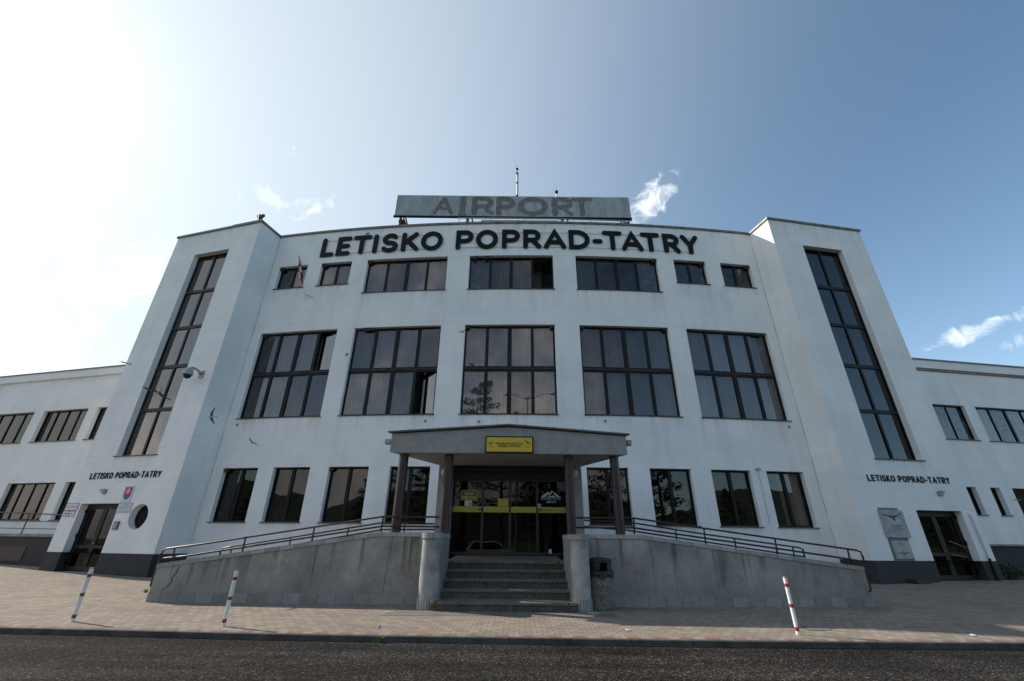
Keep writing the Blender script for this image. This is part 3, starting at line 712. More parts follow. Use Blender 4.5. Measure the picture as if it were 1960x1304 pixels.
# unseen block added on the left tower roof to shape the pavement shadow
Bq, Cq = PL(0,0), PL(SL,0)
caster_fr = lambda x, y, z: PL(x, z, y)
MB().box(4.6, SL-.12, -2.6, -.9, TOP-.3, TOP+.9, caster_fr).build('roof_shadow_caster', RENDER, bld)
for xx, sg in ((AXL, 1), (AXR, -1)):
    jm = MB(); 
    for k in range(30):
        z0_ = 1.0+(ROOF-1.3)*k/30; z1_ = 1.0+(ROOF-1.3)*(k+1)/30; wd_ = random.uniform(.008, .022)
        jm.add([F(xx+sg*.01, z0_, .004), F(xx+sg*(.01+wd_), z0_, .004), F(xx+sg*(.01+wd_), z1_, .004), F(xx+sg*.01, z1_, .004)], [(0,1,2,3)])
    jm.build('joint_line', mat('damp_brown_joint', (.27,.235,.20), .95, var=.6, vscale=3), bld, recalc=False)
xq, zq = onF(1450, 899); x2_, z2_ = onF(1476, 1004)
MB().tube([F(xq, zq, .012), F(xq, z2_, .012)], .010, 6).build('cable_conduit', mat('conduit_white', (.42,.43,.44), .6), bld); MB().box(-.11, .11, -.04, .04, -.05, .05, lambda x, y, z: F(xq+x, zq+.02+z, .04+y)).build('junction_box', mat('conduit_white', (.5,.5,.5), .6), bld)
# ---- vents under the hall windows
for u, v in ((454.5,813.7), (814,806), (916.7,807.5), (1158.8,806), (1510,817.8)):
    x, z = onF(u, v); p = F(x, z)
    n = (F(x, z, 1)-p); tt = Vector((-n.y, n.x, 0))
    fr = lambda a, b, c: p+tt*a+Vector((0,0,1))*b+n*c
    MB().lathe([(.075,0),(.075,.015),(.062,.022),(.055,.01),(.0,.008)], n=16, P=fr).build('vent_cap', mat('vent_grey', (.33,.34,.35), .6), bld)
# ---------------------------------------------------------------- entrance: vestibule, canopy, columns
YV = 14.6; VX0, VX1 = -.1614*YV, .1592*YV; OX0, OX1 = -1.90, 1.86; ZS = EYE+.154*14.55; YD = 14.95
LAND = .95; SILLZ = EYE-.0272*YD
OBT = ZS-.03
for a_, b_ in ((VX0, OX0), (OX1, VX1)): MB().box(a_, b_, YV, YV+.55, -.1, ZS+.1).build('vestibule_pier', GREYC, bld)
for a_, b_ in ((VX0, VX0+.25), (VX1-.25, VX1)): MB().box(a_, b_, YV+.552, 19.25, -.1, ZS+.1).build('vestibule_side_wall', GREYC, bld)
MB().box(VX0-.06, VX1+.06, 14.56, 19.22, ZS+.102, ZS+.3).build('vestibule_roof', GREYC, bld)
YC = 12.3; cx0, cx1 = -.2772*YC, .2673*YC; zcb = ZS; zce = EYE+.2275*YC; zcr = EYE+.2462*YC; YB = 14.52; bx0, bx1 = -.1614*YB, .1592*YB; xr = -.0053*YC
cn = MB()
fr_ = [(cx0, YC, zcb), (cx1, YC, zcb), (cx1, YC, zce-.04), (xr, YC, zcr-.04), (cx0, YC, zce-.04)]
bk_ = [(bx0, YB, zcb), (bx1, YB, zcb), (bx1, YB, zce-.04), (xr, YB, zcr-.04), (bx0, YB, zce-.04)]
cn.add(fr_+bk_, [(0,1,2,3,4), (5,9,8,7,6), (0,5,6,1), (1,6,7,2), (0,4,9,5), (2,7,8,3), (3,8,9,4)])
can = cn.build('entrance_canopy', GREYC, bld)
rf = MB()
for (xa, za, xb, zb_) in ((cx0-.1, zce-.025, xr, zcr-.01), (xr, zcr-.01, cx1+.1, zce-.025)):
    rf.add([(xa, YC-.09, za), (xb, YC-.09, zb_), (xb, YC-.09, zb_+.045), (xa, YC-.09, za+.045), (xa*.72 if xa != xr else xa, 15.0, za), (xb*.72 if xb != xr else xb, 15.0, zb_), (xb*.72 if xb != xr else xb, 15.0, zb_+.045), (xa*.72 if xa != xr else xa, 15.0, za+.045)],
           [(0,1,2,3), (4,7,6,5), (0,4,5,1), (3,2,6,7), (0,3,7,4), (1,5,6,2)])
for i in range(8):
    x = cx0+.5+i*.83; zz = zce+(zcr-zce)*(1-abs(x-xr)/(cx1-xr)); rf.tube([(x, YC-.06, zz+.01), (x, YC-.06, zz+.075)], .008, 6)
rf.build('canopy_roof_sheet', CAPM, can)
# columns
YK = 12.62
for u0, u1, vv in ((765,783,869.5), (851.2,868.6,870), (1079,1096,871), (1165.8,1183,872)):
    a, b = ray(u0, vv), ray(u1, vv); xa, xb = a.x/a.y, b.x/b.y; xc = (xa+xb)/2*YK; r = (xb-xa)/2*YK*.985
    MB().lathe([(r, EYE+.0), (r, zcb-.002)], (xc, YK, 0), 28).build('column', BROWN, bld, smooth=False)
# ceiling-side wall lamps on the vestibule piers
for x, lab in ((-2.13, 'l'), (2.07, 'r')):
    P_ = lambda a, b, c, x=x: Vector((x+a, YV-.002-c, EYE+.138*YV+b))
    MB().lathe([(.15,0),(.15,.025)], n=24, P=P_).build('lamp_base', CABLE, bld)
    MB().lathe([(.14,.026),(.135,.05),(.11,.08),(.07,.10),(.02,.11)], n=24, P=P_).build('lamp_dome', LAMPG, bld, smooth=True)
# entrance doors
dr = MB(); zh = EYE+.1245*YD
dr.box(OX0+.002, OX1-.002, YD-.12, YD+.1, zh, OBT+.1); ent = dr.build('sliding_door', mat('black_door_header', (.014,.013,.013), .35), bld)
MB().box(OX0+.01, OX1-.01, YD-.135, YD-.122, zh+.28, zh+.32).build('track_cover', mat('grey_track', (.05,.05,.05), .4), ent)
edges = [OX0+.002] + [ray(u, 975).x/ray(u, 975).y*YD for u in (923.4, 975.9, 1028)] + [OX1-.002]
for i in range(4):
    a, b = edges[i]+.004, edges[i+1]-.004; y = YD-.02*(i in (1,2)); l = MB()
    l.box(a, a+.035, y-.02, y+.02, SILLZ+.01, zh-.004); l.box(b-.035, b, y-.02, y+.02, SILLZ+.01, zh-.004); l.box(a+.035, b-.035, y-.019, y+.019, SILLZ+.01, SILLZ+.09); l.box(a+.035, b-.035, y-.019, y+.019, zh-.06, zh-.004)
    lf = l.build('door_leaf', mat('black_aluminium', (.02,.02,.02), .35), ent)
    MB().add([(a+.03, y, SILLZ+.08), (b-.03, y, SILLZ+.08), (b-.03, y, zh-.05), (a+.03, y, zh-.05)], [(0,1,2,3)]).build('glass', GLASSD, lf)
    def pz_(v): 
        r = ray(975, v); return EYE+r.z/r.y*y
    MB().box(a+.03, b-.03, y-.026, y-.0225, pz_(981.3), pz_(970.2)).build('marking_strip', YELS, lf)
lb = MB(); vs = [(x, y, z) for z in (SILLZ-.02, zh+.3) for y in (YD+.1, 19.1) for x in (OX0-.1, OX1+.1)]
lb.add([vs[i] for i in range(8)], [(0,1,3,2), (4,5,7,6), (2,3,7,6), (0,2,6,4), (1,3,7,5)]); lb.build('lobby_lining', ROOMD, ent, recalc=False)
MB().box(.62, .68, 16.5, 16.56, SILLZ, zh).build('lobby_post', mat('lobby_post', (.25,.27,.3), .5), ent)
# ---------------------------------------------------------------- steps, piers and ramps
X0, X1 = -1.67, 1.47
def nose(name, xa, xb, y, ztop, depth, rh, parent):
    m = MB(); m.box(xa, xb, y+.03, y+depth, ztop-rh, ztop-.061); o1 = m.build('riser', AGGR, parent)
    t_ = MB(); t_.box(xa-.01, xb+.01, y, y+depth+.02, ztop-.06, ztop); o2 = t_.build('tread', AGGL, parent, bevel=.015)
    return o2
stp = thing('entrance_steps', 'five worn exposed aggregate steps rising to the entrance doors', 'steps')
ysz = [(11.28, .182), (11.9, .375), (12.28, .565), (12.66, .757), (13.04, .946)]
for i, (y, z) in enumerate(ysz):
    xa, xb = (X0-.10, X1+.05) if i == 0 else (X0+.004, X1-.004); nxt = ysz[i+1][0] if i < 4 else 14.2
    if i < 4: nose('step', xa, xb, y, z, nxt-y+.02, z-(ysz[i-1][1] if i else 0)+.02*(i > 0), stp)
    if i in (0, 4):
        for x in ((xa+.02, xb-.26) if i == 0 else (xa+.0, xb-.22)):
            for q, mm in enumerate((YEL, BLACK, YEL)):
                MB().box(x+q*.055+.01, x+q*.055+.06, y-.004, y+.045, z-.03, z+.003).build('hazard_tape', mm if mm is BLACK else mat('worn_yellow_tape', (.28,.21,.03), .8, var=.6, vscale=30), stp)
lm = MB(); lm.box(X0+.004, X1-.004, 13.07, 13.3, .74, .885); lm.build('riser', AGGR, stp)
ls = MB(); ls.add([(X0-.006, 13.04, .886), (X1+.006, 13.04, .886), (X1+.006, 13.04, .946), (X0-.006, 13.04, .946), (X0-.006, 15.0, .886), (X1+.006, 15.0, .886), (X1+.006, 15.0, SILLZ), (X0-.006, 15.0, SILLZ)], [(0,1,2,3), (4,7,6,5), (0,4,5,1), (3,2,6,7), (0,3,7,4), (1,5,6,2)])
ls.build('landing', AGGL, stp, bevel=.01)
WT = EYE+.0148*12.3           # top of the level part of the ramp walls
def rampwall(side):
    pts_px = {'l': [(303,1079), (535.5,1047.8), (725,1017.5), (812,1019)], 'r': [(1652,1085), (1340,1039.8), (1225.7,1024), (1125,1023)]}[side]
    base_px = {'l': (293,1153), 'r': (1668,1160)}[side]
    Yw = 12.3; Yend = 12.3 if side == 'l' else 12.75
    tp = []
    for q, (u, v) in enumerate(pts_px):
        r = ray(u, v); Y = Yend if q == 0 else (Yw+(Yend-Yw)*.35 if (q == 1 and side == 'r') else Yw)
        tp.append((r.x/r.y*Y, Y, EYE+r.z/r.y*Y))
    tp[2] = (*tp[2][:2], WT); tp[3] = (-2.12 if side == 'l' else 1.9, Yw, WT)
    if side == 'l': tp[1] = (tp[1][0], Yw, tp[0][2]+(WT-tp[0][2])*(tp[1][0]-tp[0][0])/(tp[2][0]-tp[0][0]))
    th = thing('ramp_wall', {'l': 'stained concrete ramp wall left of the entrance steps, cracked at its low end', 'r': 'stained concrete ramp wall right of the entrance steps, behind the litter bin'}[side], 'ramp wall', group='ramp walls either side of the steps')
    m = MB(); cpm = MB(); pl = MB(); th_ = .3
    ph = .215
    for a, b in zip(tp, tp[1:]):
        for bb, (o0, o1, l0, l1) in ((m, (0, th_, None, -.10)), (cpm, (-.025, th_+.025, -.099, .0)), (pl, (-.022, -.002, 'base', ph))):
            q = []
            for p in (a, b):
                zb_ = -.05 if l0 in (None, 'base') else p[2]+l0
                zt_ = p[2]+l1 if bb is not pl else ph
                q += [(p[0], p[1]+o0, zb_), (p[0], p[1]+o1, zb_), (p[0], p[1]+o1, zt_), (p[0], p[1]+o0, zt_)]
            bb.add(q, [(0,4,7,3), (1,2,6,5), (3,7,6,2), (0,1,5,4), (0,3,2,1), (4,5,6,7)])
    m.build('wall', CONC, th); cpm.build('coping', COPE, th); pl.build('tiled_base', TILE, th)
    # joints and cracks
    ck = MB()
    def crack(pts, wd):
        for (x, z), (x2, z2) in zip(pts, pts[1:]):
            ck.add([(x-wd, 12.2965, z), (x+wd, 12.2965, z), (x2+wd, 12.2965, z2), (x2-wd, 12.2965, z2)], [(0,1,2,3)])
    random.seed(3 if side == 'l' else 4)
    if side == 'l':
        crack([(-8.35,.78), (-8.40,.62), (-8.46,.52), (-8.44,.44), (-8.52,.32), (-8.64,.24)], .014)
        x = -3.05; pts = [(x, WT-.1)]
        for i in range(14): pts.append((x-.008*i+random.uniform(-.015,.015), WT-.1-(i+1)*.095))
        crack(pts, .005)
    else: crack([(2.25, WT-.1), (2.25, .22)], .004)
    ck.build('crack', BLACK, th, recalc=False)
    # sloping walkway behind the wall
    rs = MB(); ys = (12.6, 14.3)
    zr_ = [p[2]-.72 for p in tp]; zr_[0] = .02; zr_[1] = max(.03, zr_[1]); q = []
    xs_ = [p[0] for p in tp]; xs_[3] = X0+.004-.012 if side == 'l' else X1+.012
    for j in range(3):
        yy = (13.04 if j == 2 else 12.77) if True else 0
        rs.add([(xs_[j], 12.6 if side == 'l' or j > 0 else 13.05, zr_[j]), (xs_[j+1], 12.6 if j < 2 else 13.0, zr_[j+1] if j < 2 else LAND-.01), (xs_[j+1], 14.5, zr_[j+1] if j < 2 else LAND-.01), (xs_[j], 14.5, zr_[j])], [(0,1,2,3)])
    rs.build('walkway', mat('ramp_screed', (.28,.27,.26), .9, var=.2), th)
    rb = MB()
    rb.add([(xs_[0], 14.5, -.1), (xs_[3], 14.5, -.1)]+[(xs_[j], 14.5, (zr_[j] if j < 3 else LAND-.01)) for j in (3,2,1,0)], [(0,1,2,3,4,5)]); rb.build('back_edge', CONC, th)
    return tp
tpl = rampwall('l'); tpr = rampwall('r')
# rounded piers
for side in 'lr':
    xo, xi = (-2.14, X0) if side == 'l' else (1.92, X1); lab = {'l': 'round nosed concrete pier left of the steps, sunlit on its outer side', 'r': 'round nosed concrete pier right of the steps, beside the litter bin'}[side]
    th = thing('step_pier', lab, 'pier', group='piers flanking the steps'); xm = (xo+xi)/2; hw_ = abs(xo-xi)/2
    def stad(r, y0, y1):
        p = [(xm-r, y1)]+[(xm-r*math.cos(a), y0+hw_-r*math.sin(a)) for a in [math.pi*i/16 for i in range(17)]]+[(xm+r, y1)]
        return p
    PZ = lambda a, b, d: (a, b, d)
    ztp = EYE+.0143*11.43
    MB().prism(stad(hw_, 11.42, 13.0), .24, ztp-.12, PZ).build('shaft', mat('smooth_pier_render', (.38,.375,.365), .9, var=.3, vscale=1.6, bump=.3, tint=(.24,.235,.23)), th)
    MB().prism(stad(hw_+.018, 11.42, 13.0), -.05, .238, PZ).build('tiled_base', STRIP, th)
    MB().prism(stad(hw_+.025, 11.42, 13.001), ztp-.119, ztp, PZ).build('tiled_cap', STRIP, th)
    im = MB(); xq = X0+.002 if side == 'l' else X1-.002
    im.box(min(xq, xq+(.012 if side == 'l' else -.012)), max(xq, xq+(.012 if side == 'l' else -.012)), 11.7, 12.99, .24, ztp-.125); im.build('side_tiles', m_tile('side_strip_tiles', (.3,.295,.29), .065) if side == 'l' else MATS.setdefault('sst', m_tile('side_strip_tiles_r', (.3,.295,.29), .065)), th)
# ---- hand rails
def px(u, v, Y): r = ray(u, v); return Vector((r.x/r.y*Y, Y, EYE+r.z/r.y*Y))
def rail(name, label, paths, posts, Y, base, group, r=.024, extra=None):
    th = thing(name, label, 'hand rail', group=group)
    for q, pth in enumerate(paths): MB().tube([px(u, v, Y) for u, v in pth], r, 10).build('top_bar' if q == 0 else 'lower_bar', BROWN, th, smooth=True)
    for (u, v, u2, v2) in posts: MB().tube([px(u, v, Y), px(u2, v2, Y)], r*.95, 8).build('post', BROWN, th, smooth=True)
    return th
rail('hand_rail', 'brown pipe rail on top of the left ramp wall', [
    [(292,1127), (288,1121), (309,1060), (313,1053.5), (320,1050.5), (400,1039.8), (733.5,989), (841,989.8)], [(309,1069.6), (360,1064), (733,1007.3), (841,1008.6)]],
    [(334.5,1048.5,329.5,1078), (470,1030,463.5,1058), (601.7,1011,596.5,1038), (733.5,989,728.8,1018)], 12.45, None, 'brown hand rails of the entrance ramps')
rail('hand_rail', 'brown pipe rail on top of the right ramp wall, running past the stair tower', [
    [(1103,991.2), (1213,992), (1347,1011.4), (1600,1047.8), (1638,1053.2), (1647,1056.5), (1651,1065), (1667,1130), (1663,1133)], [(1103,1010), (1213,1010.6), (1600,1066.5), (1653,1075)]],
    [(1213,992,1214.5,1023), (1347,1011.4,1351,1042), (1483,1031,1488.5,1062), (1622,1051,1629,1080)], 12.6, None, 'brown hand rails of the entrance ramps')
rail('hand_rail', 'low brown pipe rail along the back of the left ramp', [
    [(420,1068), (422,1056), (427,1049.5), (444,1046), (557,1029), (733,1000.5), (748,1001.5), (832,1003)], [(444,1062), (557,1044), (733,1014), (832,1013.5)]],
    [(444,1046,440,1066), (557,1029,553,1048), (667,1012,663.5,1030), (775,1001,773,1020)], 14.4, None, 'brown hand rails of the entrance ramps')
rail('hand_rail', 'low brown pipe rail along the back of the right ramp', [
    [(1118,996), (1214.5,1001.6), (1347,1022.5), (1530,1048.5), (1536,1051), (1541,1068)], [(1118,1008), (1200,1015), (1539,1066)]],
    [(1293,1013.5,1295.5,1034), (1405.5,1031,1409.5,1052), (1517,1047,1521,1067)], 14.4, None, 'brown hand rails of the entrance ramps')
# ---------------------------------------------------------------- ground
kerb_px = [(0,1201.5), (250,1207), (490,1213), (735,1217.5), (980,1221), (1225,1225), (1470,1228), (1715,1230), (1960,1231.5)]
kp = []
for u, v_ in kerb_px:
    r = ray(u, v_); k = -EYE/r.z; kp.append((r.x*k, r.y*k))
d0 = ((kp[1][0]-kp[0][0]), (kp[1][1]-kp[0][1])); d1 = ((kp[-1][0]-kp[-2][0]), (kp[-1][1]-kp[-2][1]))
kp = [(-300., kp[0][1]+d0[1]/d0[0]*(-40-kp[0][0])), (-40., kp[0][1]+d0[1]/d0[0]*(-40-kp[0][0]))]+kp+[(40., kp[-1][1]+d1[1]/d1[0]*(40-kp[-1][0])), (300., kp[-1][1]+d1[1]/d1[0]*(40-kp[-1][0]))]
def ky(x):
    for (xa, ya), (xb, yb) in zip(kp, kp[1:]):
        if xa <= x <= xb: return ya+(yb-ya)*(x-xa)/(xb-xa)
    return kp[-1][1]
xs = [-300,-100,-50]+[-30+i*.5 for i in range(121)]+[50,100,300]
pv = MB(); ny = 26; KW = .075
rows = []
for x in xs:
    y0 = ky(x)+KW; rows.append([(x, y0+(29-y0)*(j/ny), gz(x, y0+(29-y0)*(j/ny))) for j in range(ny+1)])
for i in range(len(xs)-1):
    for j in range(ny): pv.add([rows[i][j], rows[i+1][j], rows[i+1][j+1], rows[i][j+1]], [(0,1,2,3)])
tag(pv.build('pavement', PAVE, recalc=False), 'beige concrete block pavement in front of the building', kind='structure')
kb = MB(); KH = .088
for xa, xb in zip(xs, xs[1:]):
    a0, b0 = ky(xa), ky(xb)
    kb.add([(xa, a0, -KH-.05), (xb, b0, -KH-.05), (xb, b0, -.008), (xa, a0, -.008), (xa, a0+.012, .003), (xb, b0+.012, .003), (xb, b0+KW+.002, .003), (xa, a0+KW+.002, .003)], [(0,1,2,3), (3,2,5,4), (4,5,6,7)])
def m_kerb():  # concrete darkened overall, the shade of the road face is in the colour
    t = T('kerb_concrete'); x = t.sep()[0]; g = t.math('LESS_THAN', t.math('FRACT', t.math('DIVIDE', x, 1.0)), .012)
    c = t.ramp(t.noise(2.5, detail=8, rough=.7), [(.3, (.035,.032,.03)), (.7, (.12,.112,.10))]); c = t.mix(g, c, (.03,.03,.03)); t.col(c); t.rough(.95); t.bump(t.noise(35., detail=6), .6, .012); return t.m
tag(kb.build('kerb', m_kerb(), recalc=False), 'worn concrete kerb stones between pavement and road', kind='structure')
rd = MB(); ny = 8
for xa, xb in zip(xs, xs[1:]):
    ya, yb = ky(xa), ky(xb)
    for j in range(3):
        f0, f1 = [(0, .08), (.08, .4), (.4, 1)][j]; q = lambda x, y0, f: (x, y0+(-14-y0)*f, -KH)
        rd.add([q(xa, ya, f1), q(xb, yb, f1), q(xb, yb, f0), q(xa, ya, f0)], [(0,1,2,3)])
tag(rd.build('road', ASPH, recalc=False), 'rough grey asphalt road surface', kind='structure')
gr = MB(); gr.add([(-600,-600,-.11), (600,-600,-.11), (600,-14.,-.11), (-600,-14.,-.11)], [(0,1,2,3)]).add([(-600,28.9,.2), (600,28.9,.2), (600,900,.2), (-600,900,.2)], [(0,1,2,3)])
tag(gr.build('ground', mat('dry_grass_ground', (.09,.11,.045), .95, var=.4, vscale=.3), recalc=False), 'grassy ground round the airport', kind='structure')
# red pavers set in the kerb course
rp = []
i = -34
tmpl = None
xk = -14.0
REDP_ = mat('red_paver', (.21,.105,.085), .93, var=.35, vscale=14, bump=.5, bscale=60)
rpb = MB()
x = -15.2
while x < 15.5:
    y0 = ky(x)+KW+.008; y1 = ky(x+.24)+KW+.008; zz = .0045
    rpb.add([(x, y0, zz), (x+.24, y1, zz), (x+.235, y1+.13, zz), (x+.19, y1+.155, zz), (x+.05, y0+.155, zz), (x+.005, y0+.13, zz)], [(0,1,2,3,4,5)])
    x += .44
tag(rpb.build('red_paver_course', REDP_, recalc=False), 'course of red and beige pavers along the kerb edge', kind='structure')
# gravel edging strip by the first step, and edge crumbs
tag(MB().add([(-2.75, 10.62, .004), (2.3, 10.72, .004), (2.4, 11.27, .004), (-2.5, 11.6, .004)], [(0,1,2,3)]).build('aggregate_apron', AGGL, recalc=False), 'strip of washed aggregate at the foot of the steps', kind='structure')
# ---------------------------------------------------------------- lettering (round ended strokes)
def arcp(cx, cy, rx, ry, a0, a1, n=14): return [(cx+rx*math.cos(math.radians(a0+(a1-a0)*i/n)), cy+ry*math.sin(math.radians(a0+(a1-a0)*i/n))) for i in range(n+1)]
GL = {  # unit height strokes, (width, [polylines]); coordinates are stroke centre lines in 0..w by 0..1
 'L': (.62, [[(0,1),(0,0),(.62,0)]]), 'E': (.62, [[(.62,1),(0,1),(0,0),(.62,0)], [(0,.5),(.55,.5)]]), 'T': (.72, [[(0,1),(.72,1)], [(.36,1),(.36,0)]]),
 'I': (.0, [[(0,0),(0,1)]]), 'S': (.64, [arcp(.33,.735,.29,.265,35,180,12)+arcp(.33,.735,.29,.235,180,270,6)[1:]+arcp(.32,.25,.31,.25,90,-90,12)[1:]+arcp(.32,.265,.32,.265,-90,-150,6)[1:]]),
 'K': (.66, [[(0,0),(0,1)], [(.6,1),(.03,.42)], [(.2,.58),(.66,0)]]), 'O': (.84, [arcp(.42,.5,.42,.5,0,360,36)]),
 'P': (.62, [[(0,0),(0,1),(.34,1)]+arcp(.34,.71,.28,.29,90,-90,12)+[(0,.42)]]), 'R': (.66, [[(0,0),(0,1),(.36,1)]+arcp(.36,.72,.27,.28,90,-90,12)+[(0,.44)], [(.33,.44),(.66,0)]]),
 'A': (.82, [[(0,0),(.41,1),(.82,0)], [(.13,.3),(.69,.3)]]), 'D': (.74, [[(0,0),(0,1),(.28,1)]+arcp(.28,.5,.46,.5,90,-90,18)+[(0,0)]]),
 '-': (.28, [[(0,.42),(.28,.42)]]), 'Y': (.74, [[(0,1),(.37,.46)], [(.74,1),(.37,.46),(.37,0)]])}
def stroke(mb, pts, hw_, P, d0, d1, closed=False):
    """thick band with round ends and joints; P(a, b, depth)"""
    q_ = [pts[0]]
    for p_ in pts[1:]:
        if math.hypot(p_[0]-q_[-1][0], p_[1]-q_[-1][1]) > 1e-4: q_.append(p_)
    pts = q_
    # offset outline
    n = len(pts); left = []; right = []
    for i in range(n):
        p0 = pts[i-1] if i > 0 else (pts[-2] if closed else None); p1 = pts[i+1] if i < n-1 else (pts[1] if closed else None); p = pts[i]
        def nrm(a, b):
            dx, dy = b[0]-a[0], b[1]-a[1]; l = math.hypot(dx, dy); return (-dy/l, dx/l)
        if p0 and p1:
            n0, n1 = nrm(p0, p), nrm(p, p1); mx, my = n0[0]+n1[0], n0[1]+n1[1]; l = math.hypot(mx, my)
            if l < .2: mx, my, l = n0[0], n0[1], 1.
            c = min(1.8, 1/max(.3, (mx*n0[0]+my*n0[1])/l)); nx, ny_ = mx/l*c, my/l*c
        else: nx, ny_ = nrm(p, p1) if p1 else nrm(p0, p)
        left.append((p[0]+nx*hw_, p[1]+ny_*hw_)); right.append((p[0]-nx*hw_, p[1]-ny_*hw_))
    if closed: left[-1] = left[0]; right[-1] = right[0]
    for i in range(n-1):
        q = [left[i], left[i+1], right[i+1], right[i]]
        vs = [P(a, b, d1) for a, b in q]+[P(a, b, d0) for a, b in q]
        mb.add(vs, [(0,1,2,3), (0,4,5,1), (2,6,7,3)])
    if not closed:
        for p, q in ((pts[0], pts[1]), (pts[-1], pts[-2])):
            a0 = math.atan2(p[1]-q[1], p[0]-q[0]); ring = [(p[0]+hw_*math.cos(a0-math.pi/2+math.pi*k/10), p[1]+hw_*math.sin(a0-math.pi/2+math.pi*k/10)) for k in range(11)]
            vs = [P(a, b, d1) for a, b in ring]+[P(a, b, d0) for a, b in ring]
            mb.add(vs, [tuple(range(11))]+[(k, k+1, 12+k, 11+k) for k in range(10)])
def letter(ch, x0, x1, z0, z1, wgt, P, d0, d1, parent, m=LETT):
    """the letter fills x0..x1 by z0..z1 with its stroke thickness inside"""
    w_, strokes = GL[ch]; hw_ = wgt/2; sx = (x1-x0-2*hw_)/w_ if w_ else 1; sz = (z1-z0-2*hw_)
    cx_ = (x0+x1)/2
    mb = MB()
    for i, s_ in enumerate(strokes):
        q = [((x0+hw_+a*sx) if w_ else cx_, z0+hw_+b*sz) for a, b in s_]
        stroke(mb, q, hw_, P, d0, d1-.002*i, closed=(abs(q[0][0]-q[-1][0]) < 1e-6 and abs(q[0][1]-q[-1][1]) < 1e-6))
    return mb.build('letter', m, parent)
big = thing('letter_sign', 'large round ended dark letters LETISKO POPRAD-TATRY along the top of the bowed front', 'sign', group='airport name lettering')
LX = [('L',611,491.5,637,487), ('E',641.8,485,668.2,484), ('T',677.3,455.5,712.4,452.5), ('I',711,482,720.5,480), ('S',727.5,478,761,473), ('K',766.1,478,800.4,477), ('O',805.5,463.7,847.8,458.6),
      ('P',871.6,471.4,906.5,451), ('O',911,457,953.3,457), ('P',960.4,471.4,995.3,451), ('R',1001.4,471.4,1036.5,472.4), ('A',1041,472.4,1084,472.4), ('D',1089.6,471.4,1129,458.2), ('-',1134.5,463.3,1153.9,463.7),
      ('T',1152.2,446,1190,447), ('A',1191,475.5,1233,477.5), ('T',1225,450,1261.8,451.5), ('R',1267.5,451,1304.5,482.6), ('Y',1301.8,453,1335,455)]
zb0 = onF(880, 476.1, .12)[1]; zb1 = onF(885, 440.2, .12)[1]
FP = lambda a, b, d: F(a, b, d)
for ch, ua, va, ub, vb in LX:
    xa, xb = onF(ua, va, .12)[0], onF(ub, vb, .12)[0]
    letter(ch, xa, xb, zb0, zb1, .27, FP, .05, .085, big)
x0b, x1b = onF(625,470,.1)[0], onF(1325,470,.1)[0]
for zz in (zb0+.12, zb1-.2):
    for a, b in ((x0b, onF(838,470,.1)[0]), (onF(872,470,.1)[0], x1b)):
        MB().tube([F(a+(b-a)*i/20, zz, .035) for i in range(21)], .009, 6).build('fixing_rail', CABLE, big)
def textmesh(s, name, m, P, cx_, cz_, width, height=None, depth=.003, parent=None, shear=0., bold=0.):
    cu = bpy.data.curves.new('t', 'FONT'); cu.body = s; cu.size = 1; cu.align_x = 'CENTER'; cu.align_y = 'CENTER'; cu.shear = shear; cu.offset = bold; cu.resolution_u = 3
    o = bpy.data.objects.new('t', cu); C.objects.link(o); dg = bpy.context.evaluated_depsgraph_get(); dg.update()
    me = bpy.data.meshes.new_from_object(o.evaluated_get(dg)); bpy.data.objects.remove(o); bpy.data.curves.remove(cu)
    xs_ = [v.co.x for v in me.vertices]; ys_ = [v.co.y for v in me.vertices]
    mx, my = (max(xs_)+min(xs_))/2, (max(ys_)+min(ys_))/2; kx = width/(max(xs_)-min(xs_)); kz = (height/(max(ys_)-min(ys_))) if height else kx
    for v in me.vertices: v.co = P(cx_+(v.co.x-mx)*kx, cz_+(v.co.y-my)*kz, depth)
    me.materials.clear(); me.materials.append(m); me.name = name
    o = bpy.data.objects.new(name, me); C.objects.link(o)
    if parent: o.parent = parent
    return o
def small_sign(P, s_from, s_to, z0, z1, label):
    th = thing('letter_sign', label, 'sign', group='airport name lettering'); txt = 'LETISKO POPRAD-TATRY'; H = z1-z0; wg = .048; gap = .045
    ws = []
    for ch in txt: ws.append(.08 if ch == ' ' else GL[ch][0]*(H-wg)*.92+wg)
    tot = sum(ws)+gap*(len(txt)-1); k = abs(s_to-s_from)/tot; sgn = 1 if s_to > s_from else -1
    Pm = lambda a, b, d: P(s_from+sgn*a, b, d)
    x = 0
    for ch, w_ in zip(txt, ws):
        if ch != ' ': letter(ch, x*k, (x+w_)*k, z0, z1, wg, Pm, .012, .03, th)
        x += w_+gap
small_sign(PL, 5.14*1.02, 1.02*1.02, zt(3.78), zt(4.05), 'small dark letters LETISKO POPRAD-TATRY on the left stair tower above the door')
small_sign(PR, .96*1.02, 5.04*1.02, zt(3.83), zt(4.09), 'small dark letters LETISKO POPRAD-TATRY on the right stair tower above the door')
